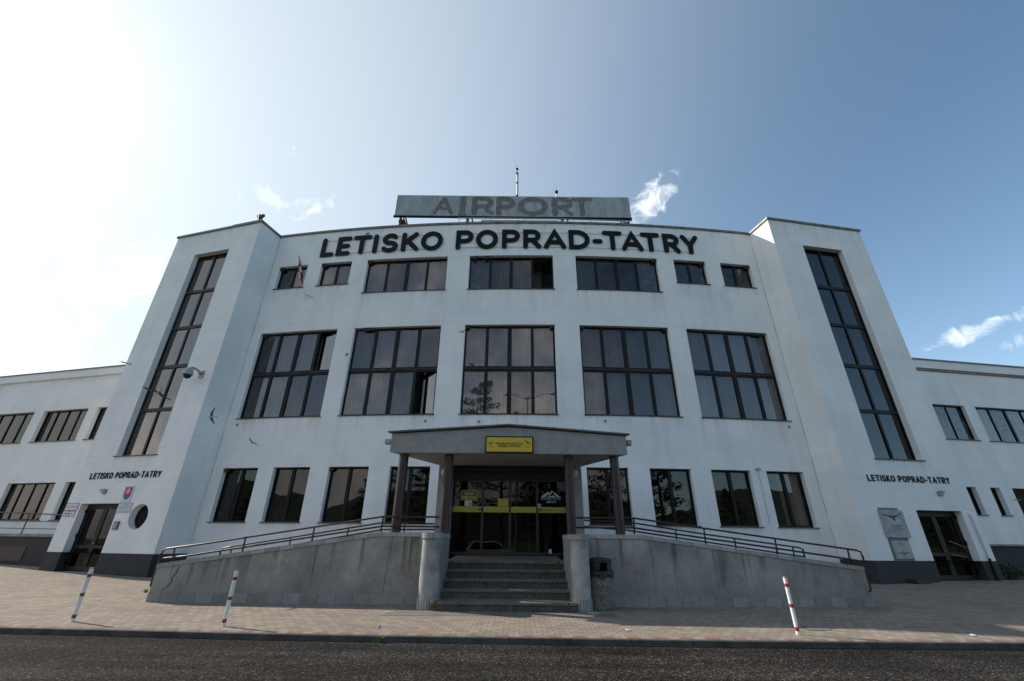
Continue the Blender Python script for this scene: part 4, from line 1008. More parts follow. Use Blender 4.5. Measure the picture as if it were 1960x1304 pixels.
# ---------------------------------------------------------------- roof sign
ys = 20.7
def ps(u, v, Y=ys): r = ray(u, v); return r.x/r.y*Y, EYE+r.z/r.y*Y
sx0, sz1 = ps(760,375.5); sx1 = ps(1203,376)[0]; sz0 = (ps(755,414)[1]+ps(1209,416.5)[1])/2; sz1 = (sz1+ps(1203,376)[1])/2
rs_ = thing('roof_sign', 'corrugated metal roof sign with faded shadow of the word AIRPORT', 'sign')
letters = []
aw = ps(825,414)[0], ps(1140,414)[0]; lx = [(ps(a,410)[0], ps(b,410)[0], c) for a, b, c in ((827,868,'A'), (878,891,'I'), (903,945,'R'), (950,985,'P'), (993,1048,'O'), (1058,1098,'R'), (1093,1137,'T'))]
def seg(px_, pz, a, b):
    dx, dz = b[0]-a[0], b[1]-a[1]; l = dx*dx+dz*dz; t = max(0, min(1, ((px_-a[0])*dx+(pz-a[1])*dz)/l)) if l else 0
    return math.hypot(px_-a[0]-t*dx, pz-a[1]-t*dz)
def inletter(x, z):
    zz0, zz1 = sz0+.12, sz1-.1
    for a, b, c in lx:
        if a-.05 <= x <= b+.05:
            w_, st = GL[c]; hw_ = .14; 
            for k, s_ in enumerate(st):
                q = [((a+hw_+p*(b-a-2*hw_)/w_) if w_ else (a+b)/2, zz0+hw_+r*(zz1-zz0-2*hw_)) for p, r in s_]
                lim = hw_*(1.+.35*noise.noise((x*3, z*3, 5)))*(1.35 if abs(q[0][0]-q[1][0]) < .02 else .95)
                if min(seg(x, z, m, n) for m, n in zip(q, q[1:])) < lim: return True
            if c in 'IRPTA' and (abs(z-zz0) < .1) and w_ == 0: return True
    return False
W_ = sx1-sx0; NR = 132; sub = 4; nz_ = 40; g = MB()
nc_ = NR*sub; vs = []
for j in range(nz_+1):
    for i in range(nc_+1):
        g_ = sx0+W_*i/nc_; vs.append((g_, ys+.022*math.cos(2*math.pi*i/sub), sz0+(sz1-sz0)*j/nz_))
fs = []; mi = []
for j in range(nz_):
    for i in range(nc_):
        fs.append((j*(nc_+1)+i, j*(nc_+1)+i+1, (j+1)*(nc_+1)+i+1, (j+1)*(nc_+1)+i)); mi.append(1 if inletter(sx0+W_*(i+.5)/nc_, sz0+(sz1-sz0)*(j+.5)/nz_) else 0)
g.v = vs; g.f = fs; g.mi = mi
g.build('corrugated_panel', [mat('weathered_corrugated_metal', (.40,.42,.425), .6, metal=.1, var=.28, vscale=1.5, vecscale=(1.5,1,.4)), mat('letter_ghost_grime', (.20,.20,.195), .8, var=.3, vscale=5)], rs_, smooth=True, recalc=False)
MB().box(sx0, sx1, ys+.03, ys+.06, sz0-.0, sz1).build('backing_panel', STEEL, rs_)
MB().box(sx0-.03, sx1+.03, ys-.04, ys+.1, sz0-.08, sz0-.002).build('bottom_rail', DARK, rs_)
for xx in (sx0+.35, -2.9, 3.0, sx1-.5):
    f_ = MB(); f_.box(xx, xx+.1, ys+.07, ys+.17, ROOF-.5, sz1-.1); f_.box(xx, xx+.1, ys+.172, ys+2.1, sz0-.12, sz0-.02); f_.box(xx, xx+.1, ys+2.1, ys+2.2, ROOF-.5, sz0)
    f_.tube([(xx+.05, ys+2.05, ROOF-.4), (xx+.05, ys+.2, sz1-.3)], .05, 6); f_.tube([(xx+.35, ys+.15, sz0-.05), (xx+.85, ys+1.6, ROOF-.3)], .05, 6)
    f_.build('support_frame', RUST, rs_)
for xx in (sx0+.15, sx1-.62): MB().box(xx+.12, xx+.5, ys+.2, ys+1.9, sz0-.3, sz0-.14).build('floodlight_tray', RUST, rs_)
# roof railing
rr_ = thing('roof_railing', 'low galvanised pipe railing on the roof below the corrugated sign', 'railing')
Yr = 20.2
def pr(u, v): r = ray(u, v); return Vector((r.x/r.y*Yr, Yr, EYE+r.z/r.y*Yr))
MB().tube([pr(876,417.5), pr(1040,418.5), pr(1210,423)], .035, 8).build('top_bar', STEEL, rr_, smooth=True)
for u in (879, 896, 940, 1005, 1067, 1130, 1195):
    p = pr(u, 418.5+max(0, u-1040)*.026); MB().tube([p, (p.x, p.y, ROOF-.5)], .02, 6).build('post', STEEL, rr_)
plant = MB().box(-2.2, 3.0, 23., 25, ROOF-.5, EYE+.862*23.); plant.build('roof_plant_room', mat('pale_plant_room', (.45,.45,.44), .8, var=.15), bld)
MB().lathe([(.17,0),(.17,1.0),(.2,1.05)], (3.35, 22.6, ROOF-.5+.6), 16).build('roof_duct', STEEL, bld)
# aerials
def ray_pt(u, v, Y): r = ray(u, v); return Vector((r.x/r.y*Y, Y, EYE+r.z/r.y*Y))
an = thing('radio_mast', 'tall thin antenna mast with sensors standing behind the roof sign', 'antenna'); Ya = 24.
top = ray_pt(990,322,Ya); xm = top.x
MB().tube([(xm, Ya, ROOF-.5), (xm, Ya, top.z-.6)], .045, 8).build('mast', STEEL, an); MB().tube([(xm, Ya, top.z-.6), (xm-.09, Ya, top.z), (xm-.1, Ya, top.z+.55)], [.03,.02,.008], 6).build('whip', CABLE, an)
b = MB()
for dz, s_ in ((-.1,.09), (-.55,.08), (-1.5,.06), (-2.8,.09)): b.box(xm-s_, xm+s_, Ya-.06, Ya+.06, top.z+dz-.07, top.z+dz+.07)
b.tube([(xm+.08, Ya, top.z-2.8), (xm+.1, Ya, top.z-.6)], .012, 6); b.build('sensor', DARK, an)
an2 = thing('small_antenna', 'short stubby antenna with whip behind the right half of the roof sign', 'antenna'); t2 = ray_pt(1065,367,23.)
MB().tube([(t2.x, 23, ROOF-.5), (t2.x, 23, t2.z-.05)], .05, 8).build('mast', STEEL, an2); MB().lathe([(.05,-.2),(.1,-.15),(.13,-.05),(.12,.02),(.05,.05)], (t2.x, 23, t2.z), 12).build('sensor', DARK, an2)
MB().tube([(t2.x, 23, t2.z), (t2.x, 23, t2.z+.45)], .01, 6).build('whip', CABLE, an2)
# ---------------------------------------------------------------- things on the left tower
def quad_sign(P, inv, corners, dep, off=.01):
    q = [inv(*c) for c in corners]; return avg(q[0][0], q[3][0]), avg(q[1][0], q[2][0]), avg(q[2][1], q[3][1]), avg(q[0][1], q[1][1])
def mirrored(P, sc_):  # left tower: s grows to the left, so signs run against s
    return lambda a, b, d: P(sc_-a, b, d)
# coat of arms plate
s0, s1, z0, z1 = quad_sign(PL, iPL, [(240.8,930.2),(259.6,930.6),(249,962.2),(230.2,961.8)], 0)
Wd = abs(s0-s1); Q = mirrored(PL, max(s0, s1)); fr = lambda x, y, z: Q(x, z, y)
pl = tag(MB().box(0, Wd, .004, .02, z0, z1, fr).build('crest_plate', PLATE), 'pale plate with red shield bearing a white double cross over blue hills', 'sign')
def shield(k, cx_, cz_, hw_, hh):
    pts = [(-1,1), (1,1), (1,.1)]+[(math.cos(a), .1+1.1*math.sin(a)) for a in [-math.pi*i/16*.999 for i in range(1,16)]]+[(-1,.1)]
    return [(cx_+x*hw_*k, cz_+y*hh*k) for x, y in pts]
cx_, cz_ = Wd/2, (z0+z1)/2+.03; hw_ = Wd*.36; hh = (z1-z0)*.38
MB().prism(shield(1., cx_, cz_, hw_, hh), .021, .026, Q).build('red_shield', REDP, pl)
hills = [(cx_-hw_*.8, cz_-hh*.42)]+[(cx_+hw_*x, cz_+hh*y) for x, y in ((-.55,-.30), (-.35,-.38), (-.15,-.14), (0,-.08), (.15,-.14), (.35,-.38), (.55,-.30), (.8,-.42), (.55,-.74), (.25,-.92), (0,-.99), (-.25,-.92), (-.55,-.74))]
MB().prism(hills, .027, .029, Q).build('blue_hills', SHIB, pl)
cm = MB(); cm.prism([(cx_-.026,cz_-hh*.1),(cx_+.026,cz_-hh*.1),(cx_+.02,cz_+hh*.88),(cx_-.02,cz_+hh*.88)], .031, .033, Q)
for yy, ww in ((.58,.36), (.27,.5)): cm.prism([(cx_-hw_*ww,cz_+hh*yy-.022),(cx_+hw_*ww,cz_+hh*yy-.022),(cx_+hw_*ww,cz_+hh*yy+.022),(cx_-hw_*ww,cz_+hh*yy+.022)], .0315, .0335, Q)
cm.build('double_cross', WPR, pl)
def plate(name, label, corners, face, lines, P=PL, inv=iPL, left=True, border=None, tm=BLUEP, th=.012, cat='sign', off=.004):
    s0, s1, z0, z1 = quad_sign(P, inv, corners, 0); Wd = abs(s1-s0); Q = mirrored(P, max(s0, s1)) if left else (lambda a, b, d: P(min(s0, s1)+a, b, d)); fr = lambda x, y, z: Q(x, z, y)
    o = tag(MB().box(0, Wd, off, off+th, z0, z1, fr).build(name, border or face), label, cat)
    if border: bw = .022; MB().box(bw, Wd-bw, off+th, off+th+.002, z0+bw, z1-bw, fr).build('face', face, o); dd = off+th+.004
    else: dd = off+th+.002
    for t_, fy, fx, fh in lines: textmesh(t_, 'lettering', tm, Q, Wd/2, z0+(z1-z0)*fy, Wd*fx, (z1-z0)*fh, dd, o)
    return o, Q, Wd, z0, z1, dd
plate('name_plate', 'pale four line office plate directly under the crest plate', [(228,962.9),(254.3,963.7),(249,981.6),(222.9,981)], PLATE, [('SLOVENSKÁ REPUBLIKA', .85, .5, .09), ('DOPRAVNÝ ÚRAD SR', .64, .78, .12), ('POBOČKA POPRAD-TATRY', .46, .78, .12), ('LETISKO POPRAD', .18, .62, .09)], border=mat('plate_edge', (.25,.28,.34), .5))
plate('direction_sign', 'white sign NA LETISKO with red border left of the tower door', [(129,963.3),(152.7,963.3),(147.3,977.6),(124,977.6)], WPR, [('NA LETISKO', .5, .78, .3)], border=REDP)
o, Q, Wd, z0, z1, dd = plate('pictogram_sign', 'small white pictogram sign with dark border under the NA LETISKO sign', [(124.1,977.8),(133.5,978),(131.4,989),(121.4,989)], WPR, [], border=ENGR)
MB().prism([(Wd*.25,z0+(z1-z0)*.35),(Wd*.75,z0+(z1-z0)*.35),(Wd*.7,z0+(z1-z0)*.62),(Wd*.3,z0+(z1-z0)*.62)], dd, dd+.002, Q).build('pictogram', ENGR, o)
o, Q, Wd, z0, z1, dd = plate('pictogram_sign', 'small white pictogram sign with red border under the NA LETISKO sign', [(134.7,978),(145.3,978),(141.8,989),(131.6,989)], WPR, [], border=REDP)
MB().prism([(Wd*.28,z0+(z1-z0)*.38),(Wd*.72,z0+(z1-z0)*.38),(Wd*.6,z0+(z1-z0)*.6),(Wd*.4,z0+(z1-z0)*.6)], dd, dd+.002, Q).build('pictogram', REDP, o)
# door lamps
def wlamp(P, inv, u, v_, label):
    s_, z_ = inv(u, v_); th = thing('wall_lamp', label, 'lamp', group='round lamps over the tower doors'); Q_ = lambda a, b, c: P(s_+a, z_+b, c)
    MB().lathe([(.11,0),(.115,.03),(.11,.05)], n=20, P=Q_).build('base', CABLE, th); MB().lathe([(.105,.051),(.1,.09),(.075,.13),(.03,.145)], n=20, P=Q_).build('glass_dome', LAMPW, th, smooth=True)
    MB().prism([(-.12,.02),(.12,.02),(.09,.1),(-.09,.1)], .06, .17, Q_).build('hood', STEEL, th)
wlamp(PL, iPL, 201, 941.4, 'round bulkhead lamp above the left tower door'); wlamp(PR, iPR, 1797.8, 945, 'round bulkhead lamp above the right tower door')
s_, z_ = iPL(223.5, 1006); fr = lambda x, y, z: PL(s_+x, z_+z, y)
ic = tag(MB().box(-.13, .13, .002, .07, -.16, .16, fr).build('intercom', mat('intercom_case', (.12,.12,.12), .5), bevel=.008), 'dark metal intercom box between door and round window', 'intercom')
MB().box(-.09, .09, .071, .075, -.12, .12, fr).build('keypad', STEEL, ic)
# cctv dome
s_, z_ = iPL(386, 717); P0 = lambda x, y, z: PL(s_+x, z_+z, y)
cc = thing('security_camera', 'grey dome security camera on a bracket of the left tower', 'camera')
MB().box(-.13, .13, .0, .05, -.18, .18, P0).build('mount_plate', STEEL, cc)
MB().tube([P0(.0,.04,-.02), P0(.05,.2,.14), P0(.10,.42,.20), P0(.10,.55,.14)], [.05,.05,.05,.06], 10).build('bracket_arm', mat('camera_grey', (.3,.32,.34), .4), cc, smooth=True)
Pl = lambda x, y, z: P0(.10+x, .58+y, z-.12)
MB().lathe([(.06,.26),(.16,.20),(.2,.05),(.21,-.06),(.215,-.1)], n=24, P=Pl).build('housing', mat('camera_grey', (.3,.32,.34), .4), cc, smooth=True)
MB().lathe([(.17,-.101),(.165,-.16),(.12,-.24),(.05,-.28)], n=24, P=Pl).build('lens_dome', BLACK, cc, smooth=True)
# overflow spouts
for inv, P, u, v_, lab in ((iPL, PL, 250, 697, 'short rainwater spout near the outer edge of the left tower'),):
    s_, z_ = inv(u, v_); tag(MB().tube([P(s_, z_, 0), P(s_-.03, z_-.06, .45)], .035, 8).build('rain_spout', mat('spout_grey', (.4,.38,.36), .6)), lab, 'spout')
s_, z_ = iPL(480, 424)[0], TOP
sh = MB(); sh.box(.1, 2.1, -.5, .02, TOP+.13, TOP+.16, lambda x, y, z: PL(x-.05, z, y)); sh.box(.1, .14, -.45, -.4, TOP+.0, TOP+.13, lambda x, y, z: PL(x, z, y)); sh.box(1.9, 1.94, -.45, -.4, TOP+.0, TOP+.13, lambda x, y, z: PL(x, z, y))
tag(sh.build('roof_cover_sheet', STEEL), 'raised metal cover sheet on the left tower roof edge', 'metal sheet')
# ---------------------------------------------------------------- right tower things
q = [iPR(*c) for c in ((1679.4,971.8),(1717,971.8),(1751.8,1074.5),(1712,1075))]; sa, sb = avg(q[0][0], q[3][0]), avg(q[1][0], q[2][0])
bp = tag(MB().box(sa, sb, .002, .012, zt(.90), q[0][1], lambda x, y, z: PR(x, z, y)).build('memorial_backing', BGR), 'blue grey painted strip behind the two memorial plaques', 'wall panel')
o, Q, Wd, z0, z1, dd = plate('memorial_plaque', 'large grey stone memorial plaque with winged relief on the right tower', [(1679,977),(1723.9,977),(1740.6,1029),(1695.7,1029)], STONE, [('1949', .42, .5, .07), ('NA PAMIATKU', .33, .6, .035), ('LETCOV A PRIATEĽOV LETISKA', .26, .74, .04), ('POPRAD - TATRY', .19, .66, .04), ('VENUJE MESTO', .08, .4, .03)], P=PR, inv=iPR, left=False, tm=ENGR, th=.05, cat='plaque', off=.013)
rm_ = MB()
rm_.tube([Q(Wd*.1, z0+(z1-z0)*.84, dd+.005), Q(Wd*.35, z0+(z1-z0)*.78, dd+.02), Q(Wd*.5, z0+(z1-z0)*.76, dd+.03), Q(Wd*.68, z0+(z1-z0)*.8, dd+.02), Q(Wd*.93, z0+(z1-z0)*.9, dd+.005)], [.008,.025,.04,.025,.008], 8)
rm_.tube([Q(Wd*.5, z0+(z1-z0)*.78, dd+.02), Q(Wd*.54, z0+(z1-z0)*.6, dd+.02)], [.04,.012], 8); rm_.build('winged_relief', ENGR, o, smooth=True)
o, Q, Wd, z0, z1, dd = plate('memorial_plaque', 'smaller cream framed memorial plaque below the stone plaque', [(1705.3,1035.7),(1737,1035),(1747.8,1069.4),(1714.5,1069.8)], STONE, [('PAMÄTNÁ TABUĽA', .86, .6, .06), ('LETECKEJ HISTÓRIE', .76, .6, .05), ('1938 - 1998', .62, .3, .05)], P=PR, inv=iPR, left=False, tm=ENGR, th=.03, cat='plaque', off=.013, border=BEIGE)
rm_ = MB(); rm_.tube([Q(Wd*.2, z0+(z1-z0)*.36, dd+.004), Q(Wd*.5, z0+(z1-z0)*.28, dd+.01), Q(Wd*.8, z0+(z1-z0)*.38, dd+.004)], [.006,.02,.006], 6); rm_.tube([Q(Wd*.5, z0+(z1-z0)*.2, dd+.004), Q(Wd*.5, z0+(z1-z0)*.5, dd+.004)], .007, 6); rm_.build('line_relief', ENGR, o)
a = iPR(1856, 989.8); b_ = iPR(1889.6, 1069); c_ = iPR(1912, 1115.3)
dp = thing('drain_pipe', 'narrow wall pipe at the outer corner of the right tower, white above and dark below', 'pipe')
MB().tube([PR(b_[0], b_[1], .05), PR(a[0], a[1], .05), PR(a[0], a[1]+.12, -.0)], .03, 10).build('upper_pipe', mat('pipe_white', (.5,.5,.5), .5, var=.2), dp); MB().tube([PR(b_[0], b_[1], .07), PR(b_[0]+.0, .1, .07)], .045, 10).build('lower_pipe', DARK, dp)
s_ = iPR(1750, 1115)[0]; bb = MB().box(s_-.32, s_+.3, .03, .4, .04, .26, lambda x, y, z: PR(x, z, y)); tag(bb.build('cellar_hatch', mat('brown_hatch', (.03,.018,.018), .6), bevel=.02), 'low dark brown box at the foot of the right tower', 'box')
# ---------------------------------------------------------------- canopy things
def pc(u, v_, Y): r = ray(u, v_); return r.x/r.y*Y, EYE+r.z/r.y*Y
Ys = YC-.03
xa, za = pc(929.8,835.7,Ys); xb, zb_ = pc(1020.8,868.6,Ys); xa2 = pc(928.5,868.6,Ys)[0]; xa = (xa+xa2)/2
gs = thing('canopy_sign', 'yellow sign GENERAL AVIATION with two aircraft symbols on the canopy front', 'sign')
MB().box(xa, xb, Ys-.07, Ys+.028, zb_, za).build('case', DARK, gs); b2 = .035
MB().box(xa+b2, xb-b2, Ys-.075, Ys-.071, zb_+b2, za-b2).build('face', YEL, gs)
PS = lambda a, b, d: Vector((a, Ys-.075-d, b)); cxs = (xa+xb)/2; hs = za-zb_; ws_ = xb-xa
textmesh('VŠEOBECNÉ LETECTVO', 'lettering', BLACK, PS, cxs, zb_+hs*.565, ws_*.57, hs*.15, .002, gs, shear=.25, bold=.03)
textmesh('GENERAL AVIATION', 'lettering', BLACK, PS, cxs, zb_+hs*.405, ws_*.47, hs*.125, .002, gs, shear=.25, bold=.03)
def plane_sym(cx_, cz_, sc_, ang, nm):
    body = [(-1.,.0), (-.92,.09), (.62,.13), (.9,.09), (1.0,.0), (.85,-.07), (.5,-.1), (-.8,-.08)]
    wng = [(.25,-.05), (-.05,-.05), (-.55,-.62), (-.38,-.62)]; wn2 = [(.2,.1), (-.02,.1), (-.38,.42), (-.26,.42)]; tail = [(-.78,.05), (-1.0,.05), (-1.22,.42), (-1.08,.42)]
    mb = MB(); ca, sa = math.cos(ang), math.sin(ang)
    for k, poly in enumerate((body, wng, wn2, tail)):
        mb.prism([(cx_+sc_*(x*ca-y*sa), cz_+sc_*(x*sa+y*ca)) for x, y in poly], .0015, .003+.0005*k, PS)
    mb.build(nm, BLACK, gs)
plane_sym(xa+ws_*.12, zb_+hs*.57, ws_*.065, math.radians(14), 'departing_aircraft'); plane_sym(xb-ws_*.115, zb_+hs*.63, ws_*.072, math.radians(-32), 'landing_aircraft')
MB().box(xa+ws_*.055, xa+ws_*.185, Ys-.078, Ys-.0755, zb_+hs*.35, zb_+hs*.365).build('rule_line', BLACK, gs); MB().box(xb-ws_*.185, xb-ws_*.055, Ys-.078, Ys-.0755, zb_+hs*.36, zb_+hs*.375).build('rule_line', BLACK, gs)
for u0, u1, v0, v1, dx, lab in ((738,748,841,850,-.5,'small grey floodlight at the left end of the canopy'), (1199.5,1209,842.5,852.5,.5,'small grey floodlight at the right end of the canopy')):
    Yf = 12.45; xa_, za_ = pc(u0, v0, Yf); xb_, zb2_ = pc(u1, v1, Yf); fl = thing('floodlight', lab, 'floodlight', group='floodlights at the canopy ends')
    MB().box(xa_, xb_, Yf-.03, Yf+.14, zb2_, za_).build('housing', mat('floodlight_grey', (.12,.13,.13), .5), fl, bevel=.01); MB().box(xa_+.015, xb_-.015, Yf-.036, Yf-.031, zb2_+.015, za_-.015).build('lens', mat('floodlight_lens', (.3,.33,.34), .2), fl)
    xc_ = cx0+.02 if dx < 0 else cx1-.02; MB().tube([((xa_+xb_)/2, Yf+.1, (za_+zb2_)/2), (xc_, Yf+.25, (za_+zb2_)/2)], .012, 6).build('bracket', DARK, fl)
# door stickers and signs
def dq(u0, u1, v0, v1, y): r0, r1 = ray(u0, (v0+v1)/2), ray(u1, (v0+v1)/2); a, b = ray(975, v0), ray(975, v1); return r0.x/r0.y*y, r1.x/r1.y*y, EYE+b.z/b.y*y, EYE+a.z/a.y*y
def door_thing(name, label, cat, u0, u1, v0, v1, m, y=YD-.03, border=None):
    a, b, z0, z1 = dq(u0, u1, v0, v1, y); o = tag(MB().box(a, b, y-.006, y, z0, z1).build(name, border or m), label, cat)
    if border: MB().box(a+.018, b-.018, y-.0085, y-.0065, z0+.018, z1-.018).build('face', m, o)
    return o, a, b, z0, z1, (lambda p, q, d: Vector((p, y-.009-d, q)))
o, a, b, z0, z1, Q = door_thing('customs_sign', 'green sign COLNÝ PRIESTOR with yellow letters on the door glass', 'sign', 882.3, 914, 939.5, 958.8, GRN, border=YTXT)
textmesh('COLNÝ', 'lettering', YTXT, Q, (a+b)/2, z0+(z1-z0)*.70, (b-a)*.60, (z1-z0)*.32, .001, o, bold=.045); textmesh('PRIESTOR', 'lettering', YTXT, Q, (a+b)/2, z0+(z1-z0)*.27, (b-a)*.88, (z1-z0)*.28, .001, o, bold=.045)
o, a, b, z0, z1, Q = door_thing('warning_sticker', 'white sticker with warning triangle under the green customs sign', 'sticker', 889.4, 903.2, 959.3, 969.2, WPR)
MB().prism([(a+(b-a)*.52,z0+.03),(a+(b-a)*.92,z0+.03),(a+(b-a)*.72,z1-.03)], .0, .002, Q).build('triangle', ENGR, o); MB().prism([(a+(b-a)*.64,z0+.045),(a+(b-a)*.8,z0+.045),(a+(b-a)*.72,z1-.07)], .0022, .003, Q).build('triangle_face', WPR, o)
o, a, b, z0, z1, Q = door_thing('yellow_notice', 'square yellow notice with small print on the second door leaf', 'sign', 953, 972.7, 955, 969.6, YEL, y=YD-.05)
for k, (t_, fw_2) in enumerate((('POZOR', .3), ('AUTOMATICKÉ DVERE', .8), ('', 0), ('ATTENTION', .4), ('AUTOMATIC DOOR', .7))):
    if t_: textmesh(t_, 'lettering', ENGR, Q, (a+b)/2, z1-(k+1)*(z1-z0)/6, (b-a)*fw_2, .022, .001, o)
o, a, b, z0, z1, Q = door_thing('small_sticker', 'tiny pale sticker above the right door strip, beside the mountain emblem', 'sticker', 1029.2, 1035.4, 964.3, 971, WPR)
MB().prism([(a+.02,z0+.02),(b-.02,z0+.02),(b-.03,z1-.03),(a+.03,z1-.03)], 0, .001, Q).build('print', REDP, o)
door_thing('white_sticker', 'small upright white sticker low on the right door leaf', 'sticker', 1050.3, 1056, 1050.6, 1059, PLATE)
# mountain emblem
y = YD-.03; a, b, z0, z1 = dq(1035, 1073.6, 938.8, 962.7, y); Q = lambda p, q, d: Vector((a+(b-a)*p, y-.004-d, z0+(z1-z0)*q))
em = thing('mountain_emblem', 'white mountain range emblem with airport name on the right door glass', 'logo')
e1 = MB()
for k, poly in enumerate(([(0,.45),(.08,.6),(.26,.8),(.34,.93),(.42,.86),(.36,.7),(.3,.62),(.22,.5),(.2,.45)], [(.36,.66),(.55,1.),(.62,.94),(.52,.74),(.46,.62)], [(.62,.94),(.74,.8),(1.,.45),(.84,.45),(.72,.62),(.66,.7)], [(.27,.45),(.42,.58),(.5,.52),(.6,.64),(.66,.56),(.78,.45)])): e1.prism(poly, 0, .001+.0004*k, Q)
e1.build('mountain_shape', WPR, em)
textmesh('POPRAD-TATRY', 'lettering', mat('blue_white_print', (.32,.38,.45), .5), Q, .5, .33, 1.0, .17, .001, em, bold=.03); textmesh('AIRPORT', 'lettering', WPR, Q, .52, .10, .5, .17, .001, em, bold=.02)
# strip texts (printed on the door)
yy = YD
def strip_txt(s, u0, u1, arrow, uar, d_=1):
    x0_ = ray(u0, 975).x/ray(u0, 975).y*yy; x1_ = ray(u1, 975).x/ray(u1, 975).y*yy; r = ray(975, 975.8); zc = EYE+r.z/r.y*yy; Q = lambda p, q, d: Vector((p, yy-.0265-d, q))
    textmesh(s, 'strip_lettering', ENGR, Q, (x0_+x1_)/2, zc, x1_-x0_, .085, .001, ent)
    xa_ = ray(uar, 975).x/ray(uar, 975).y*yy; m = MB(); h_ = .07*d_
    m.prism([(xa_-.08,zc-.012),(xa_+.08,zc-.012),(xa_+.08,zc+.012),(xa_-.08,zc+.012)], .0, .001, Q)
    m.prism([(xa_+.08*d_+.01*d_,zc),(xa_+.02*d_,zc+.06),(xa_-.005*d_,zc+.045),(xa_+.045*d_,zc),(xa_-.005*d_,zc-.045),(xa_+.02*d_,zc-.06)], .0, .0015, Q); m.build('arrow', BLACK, ent)
strip_txt('Vchod', 898, 910.5, 1, 916.5, 1); strip_txt('Entrance', 1041.5, 1059.5, 1, 1035.5, -1)
# ---------------------------------------------------------------- flag and brackets
x_, z_ = onF(585.5, 577); Pf = F(x_, z_)
fg = thing('flag_pole', 'slanted flag pole with a furled white blue and red flag by the leftmost top window', 'flag')
tip = ray_pt(572.5, 488, 19.0); base = Pf+Vector((0,-.06,0))
MB().tube([base, tip], [.022,.014], 8).build('pole', WHITE, fg)
br_ = MB(); br_.tube([F(x_+.35, z_+.22, 0), F(x_+.35, z_+.22, .1), base.lerp(tip, .14)], .012, 6); br_.tube([F(x_+.1, z_+.25, 0), base.lerp(tip, .16)], .012, 6); br_.build('bracket', STEEL, fg)
fl = MB(); cols_ = {0: WHITE, 1: SHIB, 2: REDP}; n = 26
ring_prev = None
for i in range(n+1):
    f = i/n; p = base.lerp(tip, .97-.66*f); wv = (.05+.17*math.sin(math.pi*min(1, f*1.05))**1.2)*(1-.35*math.sin(f*13)**2); wl = wv*.9
    ring = [p+Vector((-wl*.8+.03*math.sin(f*9), -.05, -.10*f)), p+Vector((-wl*.25, -.10, -.03)), p+Vector((wl*.25, -.03, 0)), p+Vector((wl*.7, -.09+.04*math.cos(f*11), .02))]
    if ring_prev:
        for k in range(3):
            c = (0,1,2)[(k+int(f*5.3)) % 3] if f > .28 else (0, 0, 2 if f > .2 else 0)[k]
            fl.add([ring_prev[k], ring_prev[k+1], ring[k+1], ring[k]], [(0,1,2,3)], c)
    ring_prev = ring
fl.build('flag_cloth', [mat('flag_white', (.6,.6,.64), .8), mat('flag_blue', (.02,.04,.22), .8), mat('flag_red', (.38,.02,.03), .8)], fg, recalc=False)
x_, z_ = onF(1377, 566); b_ = MB(); b_.tube([F(x_, z_-.25, .04), F(x_+.05, z_+.35, .4)], .025, 8); b_.tube([F(x_-.2, z_+.03, 0), F(x_-.15, z_+.05, .1), F(x_+.02, z_, .12)], .012, 6); b_.tube([F(x_+.1, z_+.1, 0), F(x_+.02, z_+.02, .14)], .012, 6)
tag(b_.build('flag_bracket', WHITE), 'empty white flag pole socket on the wall below the rightmost top window', 'bracket')
# ---------------------------------------------------------------- bollards
def bollard(u, v_, label, proto=[None]):
    r = ray(u, v_); k = -EYE/r.z; x, y = r.x*k, r.y*k
    if proto[0] is None:
        th = thing('bollard', label, 'bollard', group='red and white bollards along the kerb')
        MB().lathe([(.034,-.05),(.034,.865),(.031,.875)], n=18).build('post', WHITE, th, smooth=False)
        for a, b in ((.055,.115), (.41,.465), (.73,.785)): MB().lathe([(.0352,a),(.0352,b)], n=18).build('band', RED, th)
        MB().lathe([(.032,.8755),(.032,.889),(.03,.895)], n=18).build('cap', mat('faded_red_cap', (.45,.2,.18), .6), th)
        th.location = (x, y, 0); proto[0] = th; return th
    c = proto[0].copy(); C.objects.link(c); c.location = (x, y, 0); c['label'] = label
    for ch in [q for q in bpy.data.objects if q.parent == proto[0]]:
        k2 = ch.copy(); C.objects.link(k2); k2.parent = c
    return c
bollard(138, 1190, 'red and white bollard in front of the left tower door'); bollard(427, 1199, 'red and white bollard in front of the low end of the left ramp wall'); b3 = bollard(1528, 1215, 'red and white bollard standing in the shade before the right ramp wall')
b3.rotation_euler = (0, math.radians(-.6), 0)
# ---------------------------------------------------------------- litter bin
r = ray(1156, 1167); Yb_ = 11.93; xb_ = .183*11.95+.02
bn = thing('litter_bin', 'round exposed aggregate litter bin with black hood beside the steps', 'litter bin')
MB().lathe([(.31,0),(.325,.02),(.33,.07),(.315,.075),(.315,.70),(.30,.72),(.26,.72)], (xb_, Yb_, 0), 32).build('body', BINAG, bn)
hd_ = mat('black_plastic_hood', (.012,.012,.013), .45)
MB().lathe([(.325,.721),(.34,.74),(.335,.80),(.30,.82)], (xb_, Yb_, 0), 32).build('rim', hd_, bn)
m = MB()
for k in range(4):
    a = math.radians(45+90*k+8)
    p0 = [(xb_+.29*math.cos(a+t), Yb_+.29*math.sin(a+t)) for t in (-.38,-.19,0,.19,.38)]; p1 = [(xb_+.255*math.cos(a+t), Yb_+.255*math.sin(a+t)) for t in (.38,.19,0,-.19,-.38)]
    m.prism(p0+p1, .815, .99, lambda a, b, d: (a, b, d))
m.build('hood_pillars', hd_, bn); MB().lathe([(.31,.985),(.315,1.03),(.28,1.07),(.15,1.095),(.0,1.10)], (xb_, Yb_, 0), 32).build('hood_top', hd_, bn, smooth=False)
bag = MB(); 
